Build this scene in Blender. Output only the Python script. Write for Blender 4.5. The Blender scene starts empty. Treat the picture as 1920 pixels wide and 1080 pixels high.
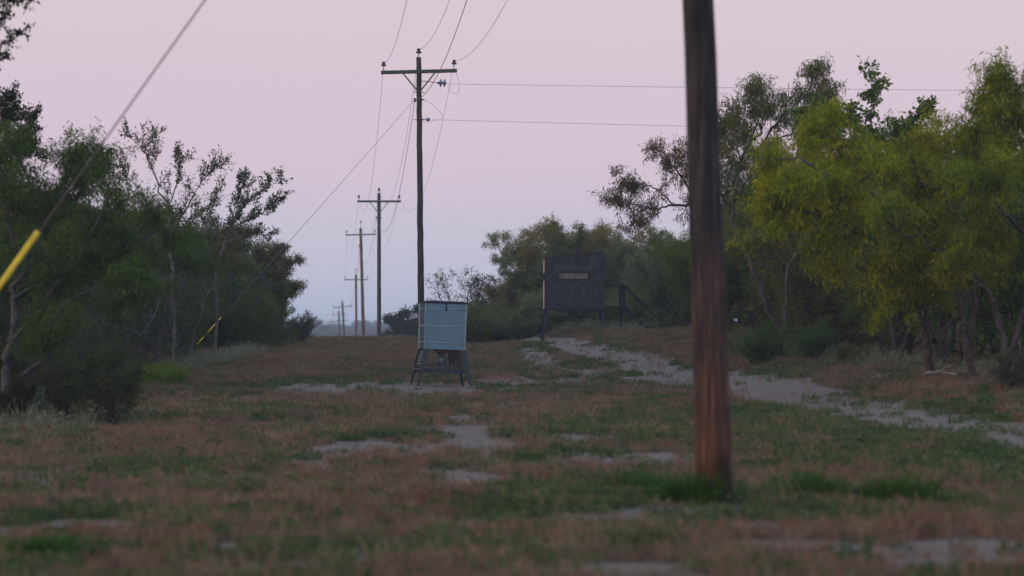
import bpy, math, random
import numpy as np
from mathutils import Vector, Matrix, Quaternion

# ------------------------------------------------------------------ camera, sky, sun, exposure
SC = bpy.context.scene
COL = SC.collection
CAMZ = 1.4
FPX = 7200.0                      # focal length in photo pixels (1920 wide), a 135 mm lens
PITCH = math.atan(100.0 / FPX)

cam_d = bpy.data.cameras.new('camera')
cam = bpy.data.objects.new('camera', cam_d)
COL.objects.link(cam)
cam_d.sensor_width = 36.0
cam_d.lens = 135.0
cam_d.clip_start = 0.5
cam_d.clip_end = 8000.0
cam.location = (0, 0, CAMZ)
cam.rotation_euler = (math.pi / 2 + PITCH, 0, 0)
cam_d.dof.use_dof = True
cam_d.dof.focus_distance = 112.0
cam_d.dof.aperture_fstop = 2.6
SC.camera = cam

SUN_EL = math.radians(6.0)
SUN_AZ = math.radians(246.0)      # clockwise from +Y (the view direction): behind the camera, to its left
world = bpy.data.worlds.new('World')
SC.world = world
world.use_nodes = True
wt = world.node_tree
wt.nodes.clear()
w_out = wt.nodes.new('ShaderNodeOutputWorld')
w_bg = wt.nodes.new('ShaderNodeBackground')
w_sky = wt.nodes.new('ShaderNodeTexSky')
w_sky.sky_type = 'NISHITA'
w_sky.sun_disc = False
w_sky.sun_elevation = SUN_EL
w_sky.sun_rotation = SUN_AZ
w_sky.air_density = 1.0
w_sky.dust_density = 2.0
w_sky.ozone_density = 1.5
# dusk: blue earth-shadow at the horizon, a wide pink belt above it, grey-blue overhead
w_tc = wt.nodes.new('ShaderNodeTexCoord')
w_sep = wt.nodes.new('ShaderNodeSeparateXYZ')
w_ramp = wt.nodes.new('ShaderNodeValToRGB')
wt.links.new(w_tc.outputs['Generated'], w_sep.inputs[0])
wt.links.new(w_sep.outputs['Z'], w_ramp.inputs[0])
cr = w_ramp.color_ramp
cr.interpolation = 'EASE'
stops = [(0.0, (0.41, 0.465, 0.60)), (0.022, (0.475, 0.46, 0.57)), (0.05, (0.555, 0.442, 0.54)),
         (0.10, (0.565, 0.462, 0.515)), (0.30, (0.70, 0.66, 0.75)), (1.0, (0.60, 0.74, 0.98))]
cr.elements[0].position, cr.elements[0].color = stops[0][0], (*stops[0][1], 1)
cr.elements[1].position, cr.elements[1].color = stops[-1][0], (*stops[-1][1], 1)
for p, c in stops[1:-1]:
    e = cr.elements.new(p)
    e.color = (*c, 1)
w_mul = wt.nodes.new('ShaderNodeVectorMath'); w_mul.operation = 'SCALE'
w_mul.inputs['Scale'].default_value = 10.5
w_add = wt.nodes.new('ShaderNodeVectorMath'); w_add.operation = 'MULTIPLY_ADD'
wt.links.new(w_ramp.outputs[0], w_mul.inputs[0])
wt.links.new(w_sky.outputs[0], w_add.inputs[0])
w_add.inputs[1].default_value = (0.26, 0.26, 0.26)
wt.links.new(w_mul.outputs[0], w_add.inputs[2])
wt.links.new(w_add.outputs[0], w_bg.inputs['Color'])
w_bg.inputs['Strength'].default_value = 0.1
wt.links.new(w_bg.outputs[0], w_out.inputs[0])

sun_d = bpy.data.lights.new('sun', 'SUN')
sun = bpy.data.objects.new('sun', sun_d)
COL.objects.link(sun)
sun_d.energy = 0.75
sun_d.angle = math.radians(20)
sun_d.color = (1.0, 0.60, 0.36)
sdir = Vector((math.sin(SUN_AZ) * math.cos(SUN_EL), math.cos(SUN_AZ) * math.cos(SUN_EL), math.sin(SUN_EL)))
sun.rotation_euler = (-sdir).to_track_quat('-Z', 'Y').to_euler()
sun.location = (-30, -30, 30)

SC.render.engine = 'CYCLES'
SC.view_settings.view_transform = 'Standard'
SC.view_settings.look = 'None'
SC.view_settings.exposure = 0.16
SC.view_settings.gamma = 1.0
SC.view_settings.use_curve_mapping = False
SC.cycles.use_denoising = True
SC.cycles.max_bounces = 4
SC.cycles.diffuse_bounces = 2
SC.cycles.transmission_bounces = 3
SC.cycles.volume_bounces = 0

# ------------------------------------------------------------------ small tools
def tag(o, label=None, cat=None, group=None, kind=None):
    if label: o['label'] = label
    if cat: o['category'] = cat
    if group: o['group'] = group
    if kind: o['kind'] = kind
    return o

def empty(name, loc=(0, 0, 0), rz=0.0):
    o = bpy.data.objects.new(name, None)
    COL.objects.link(o)
    o.location = loc
    o.rotation_euler = (0, 0, rz)
    o.empty_display_size = 0.3
    return o

def link_mesh(name, me, parent=None, mats=None, loc=None):
    o = bpy.data.objects.new(name, me)
    COL.objects.link(o)
    if mats and not me.materials:
        me.materials.append(mats)
    if parent is not None:
        o.parent = parent
    if loc is not None:
        o.location = loc
    return o

def fast_mesh(name, V, F, smooth=False):
    """V (n,3) array, F (m,k) array of equal-size faces"""
    me = bpy.data.meshes.new(name)
    V = np.asarray(V, dtype=np.float32); F = np.asarray(F, dtype=np.int32)
    m, k = F.shape
    me.vertices.add(len(V)); me.vertices.foreach_set('co', V.ravel())
    me.loops.add(m * k); me.loops.foreach_set('vertex_index', F.ravel())
    me.polygons.add(m)
    me.polygons.foreach_set('loop_start', np.arange(0, m * k, k, dtype=np.int32))
    if smooth:
        me.polygons.foreach_set('use_smooth', np.ones(m, dtype=bool))
    me.update(calc_edges=True)
    return me

class MB:
    def __init__(self): self.v = []; self.f = []
    def add(self, vs, fs):
        n = len(self.v)
        self.v += [tuple(p) for p in vs]
        self.f += [tuple(i + n for i in f) for f in fs]
        return self
    def box(self, c, s, rot=None, bev=0.0):
        hx, hy, hz = s[0] / 2, s[1] / 2, s[2] / 2
        b = min(bev, hx * .45, hy * .45, hz * .45)
        if b <= 0:
            vs = [Vector((x * hx, y * hy, z * hz)) for z in (-1, 1) for y in (-1, 1) for x in (-1, 1)]
            fs = [(0, 2, 3, 1), (4, 5, 7, 6), (0, 1, 5, 4), (2, 6, 7, 3), (0, 4, 6, 2), (1, 3, 7, 5)]
        else:                                   # vertical and horizontal edges chamfered: three stacked octagon rings
            vs = []
            def ring(x, y, z): return [Vector(p) for p in ((-x + b, -y, z), (x - b, -y, z), (x, -y + b, z), (x, y - b, z), (x - b, y, z), (-x + b, y, z), (-x, y - b, z), (-x, -y + b, z))]
            vs += ring(hx - b * .6, hy - b * .6, -hz) + ring(hx, hy, -hz + b) + ring(hx, hy, hz - b) + ring(hx - b * .6, hy - b * .6, hz)
            fs = [tuple(range(7, -1, -1)), tuple(range(24, 32))]
            for r in range(3):
                for i in range(8):
                    j = (i + 1) % 8
                    fs.append((r * 8 + i, r * 8 + j, r * 8 + 8 + j, r * 8 + 8 + i))
        M = rot if rot is not None else Matrix.Identity(3)
        c = Vector(c)
        return self.add([M @ v + c for v in vs], fs)
    def bar(self, a, b, w, t=None, up=(0, 0, 1), bev=0.0):
        a, b = Vector(a), Vector(b); d = b - a; L = d.length; z = d / L
        up = Vector(up)
        x = up.cross(z)
        if x.length < 1e-4: x = Vector((1, 0, 0)).cross(z)
        x.normalize(); y = z.cross(x)
        M = Matrix((x, y, z)).transposed()
        return self.box((a + b) / 2, (w, t or w, L), M, bev)
    def tube(self, pts, rad, n=8, cap=True):
        pts = [Vector(p) for p in pts]
        if not hasattr(rad, '__len__'): rad = [rad] * len(pts)
        vs = []; fs = []
        t = (pts[1] - pts[0]).normalized()
        x = t.orthogonal().normalized()
        for i, p in enumerate(pts):
            if i == 0: t = pts[1] - pts[0]
            elif i == len(pts) - 1: t = pts[-1] - pts[-2]
            else: t = pts[i + 1] - pts[i - 1]
            t = t.normalized()
            x = (x - t * x.dot(t))
            if x.length < 1e-6: x = t.orthogonal()
            x.normalize(); y = t.cross(x)
            for k in range(n):
                a = 2 * math.pi * k / n
                vs.append(p + (x * math.cos(a) + y * math.sin(a)) * rad[i])
        for i in range(len(pts) - 1):
            for k in range(n):
                k2 = (k + 1) % n
                fs.append((i * n + k, i * n + k2, i * n + n + k2, i * n + n + k))
        if cap:
            fs.append(tuple(range(n - 1, -1, -1)))
            m = (len(pts) - 1) * n
            fs.append(tuple(range(m, m + n)))
        return self.add(vs, fs)
    def lathe(self, prof, n=16, c=(0, 0, 0), M=None):
        """prof: list of (r, z)"""
        pts = []; fs = []
        c = Vector(c); M = M or Matrix.Identity(3)
        for r, z in prof:
            for k in range(n):
                a = 2 * math.pi * k / n
                pts.append(M @ Vector((r * math.cos(a), r * math.sin(a), z)) + c)
        for i in range(len(prof) - 1):
            for k in range(n):
                k2 = (k + 1) % n
                fs.append((i * n + k, i * n + k2, i * n + n + k2, i * n + n + k))
        fs.append(tuple(range(n - 1, -1, -1))); m = (len(prof) - 1) * n; fs.append(tuple(range(m, m + n)))
        return self.add(pts, fs)
    def build(self, name, mat, parent=None, smooth=False, loc=None):
        me = bpy.data.meshes.new(name)
        me.from_pydata(self.v, [], self.f)
        if smooth:
            me.polygons.foreach_set('use_smooth', np.ones(len(me.polygons), dtype=bool))
        me.materials.append(mat)
        me.update()
        return link_mesh(name, me, parent, loc=loc)

# value noise for terrain and masks -------------------------------------------------
_rs = np.random.RandomState(7)
_TAB = _rs.rand(256, 256)
def vnoise(x, y):
    x = np.asarray(x, dtype=float); y = np.asarray(y, dtype=float)
    xi = np.floor(x).astype(int); yi = np.floor(y).astype(int)
    fx = x - xi; fy = y - yi
    fx = fx * fx * (3 - 2 * fx); fy = fy * fy * (3 - 2 * fy)
    a = _TAB[xi & 255, yi & 255]; b = _TAB[(xi + 1) & 255, yi & 255]
    c = _TAB[xi & 255, (yi + 1) & 255]; d = _TAB[(xi + 1) & 255, (yi + 1) & 255]
    return (a * (1 - fx) + b * fx) * (1 - fy) + (c * (1 - fx) + d * fx) * fy
def fbm(x, y, o=4):
    s = 0; a = .5; t = 0
    for i in range(o):
        s = s + a * vnoise(x * 2 ** i + 17 * i, y * 2 ** i + 31 * i); t += a; a *= .5
    return s / t
def sstep(t):
    t = np.clip(t, 0, 1); return t * t * (3 - 2 * t)

# ------------------------------------------------------------------ terrain
GD = [-100, 30, 36, 50, 70, 90, 110, 122, 130, 136, 142, 150, 165, 212, 302, 390, 477, 560, 700, 5000]
GZ = [-1.385, -1.385, -1.345, -1.135, -.841, -.547, -.253, -.077, .030, .075, .080, .02, -.3, -2.0, -3.0, -4.5, -6.0, -7.2, -8.0, -8.0]
def ground(x, y):
    x = np.asarray(x, dtype=float); y = np.asarray(y, dtype=float)
    z = np.interp(y, GD, GZ)
    x0 = np.interp(y, [30, 65, 115, 140], [6.5, 3.0, -0.8, -2.2])
    w = np.interp(y, [30, 65, 115], [8, 4.2, 3.6])
    A = np.interp(y, [25, 50, 65, 115, 200, 300], [0, .30, .40, .52, .5, 0])
    z = z + A * sstep((x - x0) / w)
    z = z + np.interp(np.abs(y), [0, 300, 800], [1, 1, .2]) * ((fbm(x * .35 + 3, y * .22 + 9, 3) - .5) * .11 + (fbm(x * 1.7, y * 1.1, 3) - .5) * .05)
    m = np.hypot((x + .35 - .02 * (y - 74)) / .60, (y - 75.5) / 1.4)      # reddish dirt mound beside the feeder
    z = z + .13 * np.exp(-(m ** 2) * 1.6)
    return z + CAMZ
def gz(x, y): return float(ground(x, y))

C_P, S_P = math.cos(PITCH), math.sin(PITCH)
def ray(px, py):
    dx = (px - 960) / FPX; dz = (540 - py) / FPX
    return Vector((dx, C_P - S_P * dz, S_P + C_P * dz))
_ts = np.concatenate([np.arange(12, 160, .1), np.arange(160, 900, 1.)])
def hit(px, py):
    r = ray(px, py)
    zz = CAMZ + r.z * _ts - ground(r.x * _ts, r.y * _ts)
    i = np.argmax(zz < 0)
    if not (zz < 0).any(): i = int(np.argmin(np.abs(zz)))
    t = _ts[i]
    return (r.x * t, r.y * t)
def at(px, py, d):
    """world point seen at that pixel at distance d"""
    r = ray(px, py); t = d / r.y
    return Vector((r.x * t, d, CAMZ + r.z * t))
def xz(px, d): return (px - 960) / FPX * d

# ground masks, all in metres -----------------------------------------------------------
def world_line(pts): return np.array([hit(*p) for p in pts])
ROADS = [(world_line([(2150, 872), (2030, 850), (1920, 822), (1800, 806), (1680, 786), (1560, 765), (1470, 742), (1380, 722), (1300, 712), (1240, 706)]), .78),
         (world_line([(1300, 713), (1200, 709), (1130, 705), (1090, 699), (1040, 692), (1012, 680), (1000, 668), (985, 655)]), .42),
         (world_line([(1330, 712), (1270, 705), (1215, 694), (1190, 676), (1150, 667), (1110, 660), (1070, 650), (1045, 645)]), .55),
         (world_line([(1060, 641), (1020, 639), (985, 638), (960, 637)]), .40)]
def seg_dist(px, py, line):
    d = np.full(px.shape, 1e9)
    for a, b in zip(line[:-1], line[1:]):
        ab = b - a; L = (ab ** 2).sum() + 1e-9
        t = np.clip(((px - a[0]) * ab[0] + (py - a[1]) * ab[1]) / L, 0, 1)
        d = np.minimum(d, np.hypot(px - a[0] - t * ab[0], py - a[1] - t * ab[1]))
    return d
# bare soil: (px, py, half width m, half depth m, strength)
BARE = [(620, 730, 1.25, 1.6, 1), (520, 735, .5, .9, .8), (700, 722, .6, 1.4, .8), (800, 722, .45, 1.2, .55), (965, 720, .55, 1.6, 1), (1035, 719, .5, 1.5, .7), (880, 790, .25, 1.4, .8), (860, 808, .35, 1.2, .8),
        (720, 840, .6, 1.0, .75), (885, 832, .42, 1.6, .9), (640, 850, .4, .7, .7), (760, 850, .3, .6, .6), (1090, 825, .45, .9, .6), (1150, 832, .3, .6, .55), (1085, 862, .28, .9, .8), (1200, 860, .55, .8, .75),
        (980, 872, .3, .6, .6), (895, 903, .3, .5, 1), (830, 893, .25, .4, .6), (80, 992, .55, .55, 1), (190, 990, .2, .4, .8), (430, 1030, .12, .2, .8), (1150, 975, .32, .45, .9), (1080, 972, .2, .3, .6),
        (1250, 968, .25, .4, .7), (1420, 985, .22, .3, .5), (1520, 972, .15, .3, .6), (1180, 1075, .4, .35, 1), (1040, 1075, .3, .25, .7), (1450, 1026, .45, .28, 1), (1330, 1022, .25, .25, .8), (1620, 1035, .35, .3, .7), (1850, 1040, .5, .5, .8), (1700, 1060, .4, .3, .7),
        (660, 1022, .3, .2, .6), (460, 975, .3, .4, .55), (1900, 890, .5, 1.2, .6), (1850, 870, .4, 1.0, .55), (280, 1005, .2, .2, .5), (1720, 700, .8, .7, .3), (828, 734, 1.1, 2.6, 1.0), (790, 742, .5, 1.2, .6), (560, 800, .5, .9, .45), (420, 905, .4, .8, .45), (700, 930, .4, .6, .5), (250, 900, .4, .8, .4), (620, 980, .35, .4, .5), (900, 985, .35, .4, .5), (1330, 1000, .3, .4, .5)]
BAREW = [(*hit(px, py), rx * 1.4, ry * 1.9 + .35, min(1, s * 1.25)) for px, py, rx, ry, s in BARE]
# green ground cover: (px, py, half width, half depth, strength)
GREEN = [(1640, 815, 1.7, 2.6, .95), (1480, 775, 1.1, 3.2, .9), (1800, 850, 1.3, 2.0, .9), (1420, 830, .8, 2.0, .7), (1900, 900, .8, 1.6, .8), (1700, 880, 1.0, 1.4, .7), (1230, 770, .9, 2.6, .6), (1150, 800, .9, 2.4, .5),
         (1040, 935, .42, .9, .9), (960, 925, .25, .7, .8), (1110, 900, .4, .9, .7), (1270, 930, .45, .9, 1), (1420, 935, .35, .8, .9), (1530, 925, .4, .9, 1), (1690, 935, .4, .9, 1), (1190, 1022, .22, .3, 1), (1260, 1010, .12, .25, .7),
         (365, 990, .2, .3, 1), (60, 1040, .3, .4, 1), (160, 1045, .25, .35, .8), (945, 1045, .08, .2, .9), (830, 702, .75, 2.0, .8), (740, 706, .3, 1.4, .7), (900, 690, .5, 2.4, .5), (650, 828, .12, .5, .8), (660, 815, .08, .3, .8), (1260, 820, .7, 1.4, .6),
         (1090, 688, .45, 2.2, .7), (1010, 655, .7, 5, .5), (1190, 704, .5, 1.0, .9), (300, 705, .5, 1.8, .4), (390, 690, .4, 1.6, .6), (270, 745, .6, 1.4, .6), (380, 745, .5, 1.2, .45), (40, 830, .5, 2.0, .6), (1500, 690, .7, 1.0, .5), (1560, 745, .6, .9, .7), (1740, 765, 1.0, .6, .5), (1480, 705, .5, .8, .4), (1460, 1075, .2, .2, .8), (1560, 800, 1.0, 2.0, .8), (820, 1010, .2, .3, .3), (480, 870, .5, 1.0, .35)]
GREENW = [(*hit(px, py), rx * 1.25, ry * 1.3, s) for px, py, rx, ry, s in GREEN]
def blob(x, y, L, soft=.35):
    m = np.zeros(np.shape(x))
    n = (fbm(x * 1.6 + 5, y * .8 + 2, 4) - .5) * 1.5
    for cx, cy, rx, ry, s in L:
        r = np.hypot((x - cx) / rx, (y - cy) / ry) + n
        m = np.maximum(m, s * sstep((1.3 - r) / .75))
    return m
def bare_mask(x, y):
    m = blob(x, y, BAREW)
    n = (fbm(x * 1.3 + 50, y * .7 + 8, 4) - .5)
    for line, w in ROADS:
        d = seg_dist(x, y, line)
        m = np.maximum(m, 1.0 * sstep((w * 1.65 - d + n * .8 * w) / (w * 1.0)))
    # the thin sprinkle of bare spots all over the clearing
    s = sstep((fbm(x * .9 + 11, y * .45 + 71, 4) - .60) / .08) * .6
    return np.clip(np.maximum(m, s), 0, 1)
def green_mask(x, y):
    g = blob(x, y, GREENW)
    s = sstep((fbm(x * .8 + 91, y * .4 + 33, 4) - .52) / .14) * .38
    return np.clip(np.maximum(g, s), 0, 1)

# ------------------------------------------------------------------ materials
def new_mat(name):
    m = bpy.data.materials.new(name); m.use_nodes = True
    nt = m.node_tree; nt.nodes.clear()
    out = nt.nodes.new('ShaderNodeOutputMaterial')
    return m, nt, out
class N:
    def __init__(s, nt): s.nt = nt
    def __call__(s, t, **k):
        n = s.nt.nodes.new(t)
        for a, b in k.items(): setattr(n, a, b)
        return n
    def link(s, a, b): s.nt.links.new(a, b)
    def noise(s, vec, scale, detail=4, rough=.55):
        n = s('ShaderNodeTexNoise'); n.inputs['Scale'].default_value = scale; n.inputs['Detail'].default_value = detail
        n.inputs['Roughness'].default_value = rough
        if vec is not None: s.link(vec, n.inputs['Vector'])
        return n.outputs['Fac']
    def ramp(s, fac, *stops):
        r = s('ShaderNodeValToRGB'); e = r.color_ramp.elements
        e[0].position, e[0].color = stops[0][0], (*stops[0][1], 1)
        e[1].position, e[1].color = stops[-1][0], (*stops[-1][1], 1)
        for p, c in stops[1:-1]:
            q = e.new(p); q.color = (*c, 1)
        s.link(fac, r.inputs[0]); return r.outputs[0]
    def mix(s, fac, a, b, mode='MIX'):
        m = s('ShaderNodeMix', data_type='RGBA', blend_type=mode)
        for sock, v in ((m.inputs[0], fac), (m.inputs[6], a), (m.inputs[7], b)):
            if isinstance(v, (int, float)): sock.default_value = v
            elif isinstance(v, tuple): sock.default_value = (*v, 1)
            else: s.link(v, sock)
        return m.outputs[2]
    def math(s, op, a, b=None):
        m = s('ShaderNodeMath', operation=op)
        for i, v in enumerate((a, b)):
            if v is None: continue
            if isinstance(v, (int, float)): m.inputs[i].default_value = v
            else: s.link(v, m.inputs[i])
        return m.outputs[0]
    def mapping(s, vec, scale):
        m = s('ShaderNodeMapping'); m.inputs['Scale'].default_value = scale; s.link(vec, m.inputs[0]); return m.outputs[0]
    def bump(s, h, strength=.4, dist=.01):
        b = s('ShaderNodeBump'); b.inputs['Strength'].default_value = strength; b.inputs['Distance'].default_value = dist
        s.link(h, b.inputs['Height']); return b.outputs[0]
def principled(n, out, col, rough=.8, metal=0., spec=.3, normal=None):
    p = n('ShaderNodeBsdfPrincipled')
    if isinstance(col, tuple): p.inputs['Base Color'].default_value = (*col, 1)
    else: n.link(col, p.inputs['Base Color'])
    if isinstance(rough, (int, float)): p.inputs['Roughness'].default_value = rough
    else: n.link(rough, p.inputs['Roughness'])
    p.inputs['Metallic'].default_value = metal
    p.inputs['Specular IOR Level'].default_value = spec
    if normal is not None: n.link(normal, p.inputs['Normal'])
    n.link(p.outputs[0], out.inputs[0])
    return p

def leaf_material(name, yellow=(1.35, 1.05, .35), ymix=.5):
    m, nt, out = new_mat(name); n = N(nt)
    oi = n('ShaderNodeObjectInfo'); geo = n('ShaderNodeNewGeometry'); tc = n('ShaderNodeTexCoord')
    rnd = geo.outputs['Random Per Island']
    patch = n.ramp(n.noise(tc.outputs['Object'], 1.3, 3), (.42, (0, 0, 0)), (.62, (1, 1, 1)))
    k = n.math('MULTIPLY', n.math('ADD', n.math('MULTIPLY', patch, .75), n.math('MULTIPLY', rnd, .35)), ymix)
    col = n.mix(k, oi.outputs['Color'], n.mix(1.0, oi.outputs['Color'], yellow, 'MULTIPLY'))
    v = n('ShaderNodeHueSaturation'); n.link(col, v.inputs['Color'])
    n.link(n.math('ADD', .62, n.math('MULTIPLY', rnd, .76)), v.inputs['Value'])
    d = n('ShaderNodeBsdfDiffuse'); t = n('ShaderNodeBsdfTranslucent'); mx = n('ShaderNodeMixShader'); mx.inputs[0].default_value = .35
    n.link(v.outputs[0], d.inputs[0]); n.link(v.outputs[0], t.inputs[0])
    n.link(d.outputs[0], mx.inputs[1]); n.link(t.outputs[0], mx.inputs[2]); n.link(mx.outputs[0], out.inputs[0])
    return m
LEAF = leaf_material('leaf_feathery', (1.8, 1.22, .5), .8)
LEAF3 = leaf_material('leaf_olive', (1.45, 1.2, .65), .5)
LEAF2 = leaf_material('leaf_small', (1.9, 1.2, .8), .45)

def bark_material():
    m, nt, out = new_mat('bark'); n = N(nt)
    oi = n('ShaderNodeObjectInfo'); tc = n('ShaderNodeTexCoord')
    nz = n.noise(n.mapping(tc.outputs['Object'], (1, 1, .35)), 22, 5, .7)
    big = n.noise(tc.outputs['Object'], 3.5, 3)
    c = n.mix(n.ramp(nz, (.35, (0, 0, 0)), (.65, (1, 1, 1))), n.mix(1., oi.outputs['Color'], (.45, .42, .4), 'MULTIPLY'), n.mix(1., oi.outputs['Color'], (1.35, 1.3, 1.25), 'MULTIPLY'))
    c = n.mix(n.ramp(big, (.5, (0, 0, 0)), (.65, (.4, .4, .4))), c, (.13, .135, .135))       # lichen
    principled(n, out, c, .9, spec=.15, normal=n.bump(nz, .6, .02))
    return m
BARK = bark_material()

def wood_pole_material(name, upper, lower, h_lo, h_hi, streak=1.0):
    m, nt, out = new_mat(name); n = N(nt)
    tc = n('ShaderNodeTexCoord'); sep = n('ShaderNodeSeparateXYZ'); n.link(tc.outputs['Object'], sep.inputs[0])
    grain = n.noise(n.mapping(tc.outputs['Object'], (14, 14, .45)), 4.0, 6, .65)
    fine = n.noise(n.mapping(tc.outputs['Object'], (60, 60, 1.4)), 3.0, 4, .6)
    blot = n.noise(n.mapping(tc.outputs['Object'], (3, 3, .9)), 1.6, 4, .6)
    mr = n('ShaderNodeMapRange'); mr.inputs['From Min'].default_value = h_lo; mr.inputs['From Max'].default_value = h_hi
    n.link(n.math('ADD', sep.outputs['Z'], n.math('MULTIPLY', n.math('SUBTRACT', blot, .5), 2.4)), mr.inputs['Value'])
    base = n.mix(mr.outputs[0], lower, upper)
    dark = n.ramp(grain, (.36, (.22, .22, .25)), (.5, (.85, .85, .85)), (.66, (1.8, 1.7, 1.6)))
    c = n.mix(1., base, dark, 'MULTIPLY')
    c = n.mix(n.ramp(blot, (.45, (0, 0, 0)), (.62, (.75, .75, .75))), c, n.mix(1., c, (.40, .40, .46), 'MULTIPLY'))
    c = n.mix(n.ramp(fine, (.60, (0, 0, 0)), (.70, (.5, .5, .5))), c, n.mix(1., c, (1.9, 1.8, 1.7), 'MULTIPLY'))
    crack = n.ramp(grain, (.30, (0, 0, 0)), (.40, (1, 1, 1)))
    principled(n, out, c, .85, spec=.2, normal=n.bump(n.mix(.5, crack, fine), .9, .012))
    return m
POLE_NEAR = wood_pole_material('weathered_pole_wood', (.054, .047, .047), (.120, .053, .031), -.2, 2.3)
POLE_FAR = wood_pole_material('pole_wood', (.052, .048, .044), (.050, .042, .038), 1, 7)
POLE_RED = wood_pole_material('reddish_pole_wood', (.13, .075, .060), (.11, .062, .050), 1, 7)

def simple(name, col, rough=.6, metal=0., spec=.4, vary=.25, scale=8., bump=.0, bscale=40.):
    m, nt, out = new_mat(name); n = N(nt); tc = n('ShaderNodeTexCoord')
    f = n.noise(tc.outputs['Object'], scale, 5, .6)
    lo = tuple(c * (1 - vary) for c in col); hi = tuple(c * (1 + vary) for c in col)
    c = n.ramp(f, (.3, lo), (.7, hi))
    r = n.math('ADD', rough - .1, n.math('MULTIPLY', f, .2))
    principled(n, out, c, r, metal, spec, n.bump(n.noise(tc.outputs['Object'], bscale, 4), bump, .005) if bump else None)
    return m
ARM = simple('crossarm_wood', (.055, .075, .045), .85, spec=.2, vary=.45, scale=14)
ARM_BLUE = simple('weathered_grey_crossarm', (.14, .18, .22), .8, vary=.25)
ARM_ORANGE_LIT = simple('orange_lit_crossarm_wood', (.55, .20, .10), .8, vary=.2)  # warm low light on the farthest pole's upper arm, put into its colour
STEEL = simple('dull_steel', (.16, .17, .18), .5, .6, vary=.3)
CERAMIC = simple('brown_insulator', (.030, .015, .013), .25, spec=.5)
CERAMIC_GREY = simple('grey_blue_insulator', (.09, .16, .24), .25, spec=.5)
WIRE = simple('conductor', (.11, .105, .11), .6, .3)
GUYW = simple('guy_strand', (.14, .135, .14), .6, .3)
YELLOW = simple('yellow_plastic', (.72, .52, .02), .55, vary=.3, scale=5)
BLACKMETAL = simple('dark_painted_metal', (.016, .019, .026), .7, spec=.2, vary=.4, scale=12)
RUSTY = simple('rusty_mesh', (.13, .115, .105), .7, .3)
DEADWOOD = simple('dead_wood', (.17, .16, .145), .9, vary=.5, scale=10, bump=.5)

def galvanised():
    m, nt, out = new_mat('galvanised_sheet'); n = N(nt); tc = n('ShaderNodeTexCoord')
    v = n('ShaderNodeTexVoronoi'); v.inputs['Scale'].default_value = 26; n.link(tc.outputs['Object'], v.inputs['Vector'])
    f = n.noise(tc.outputs['Object'], 3.2, 5, .65)
    streak = n.noise(n.mapping(tc.outputs['Object'], (9, 9, 1.2)), 2.2, 5, .6)
    c = n.mix(n.math('MULTIPLY', v.outputs['Color'], .10), n.ramp(f, (.3, (.125, .235, .325)), (.7, (.175, .30, .39))), (.30, .41, .48))
    c = n.mix(n.ramp(streak, (.5, (0, 0, 0)), (.72, (.5, .5, .5))), c, (.15, .23, .29))
    principled(n, out, c, n.math('ADD', .24, n.math('MULTIPLY', f, .3)), .8, .5, n.bump(f, .15, .02))
    return m
GALV = galvanised()
LEGMETAL = simple('blue_black_leg_paint', (.028, .038, .055), .55, spec=.3, vary=.4, scale=12)
GALV_EDGE = simple('bright_galvanised_edge', (.26, .39, .48), .35, .8, vary=.2)

def blind_panel():
    m, nt, out = new_mat('blind_panel'); n = N(nt); tc = n('ShaderNodeTexCoord')
    a = n.noise(n.mapping(tc.outputs['Object'], (1, 1, .5)), 7, 6, .7)
    b = n.noise(n.mapping(tc.outputs['Object'], (1, 1, 4)), 2.6, 4, .6)
    c = n.ramp(a, (.30, (.015, .018, .025)), (.52, (.029, .032, .041)), (.72, (.068, .068, .080)))
    c = n.mix(n.ramp(b, (.5, (0, 0, 0)), (.7, (.35, .35, .35))), c, (.050, .050, .060))
    principled(n, out, c, .8, spec=.2, normal=n.bump(a, .3, .01))
    return m
BLIND = blind_panel()
PLY = simple('raw_plywood_edge', (.42, .30, .20), .8, vary=.2)
CURTAIN = simple('pale_curtain', (.135, .145, .135), .9, vary=.25, scale=5)
PLANK = simple('weathered_plank', (.20, .19, .175), .9, vary=.3, scale=12)

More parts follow.
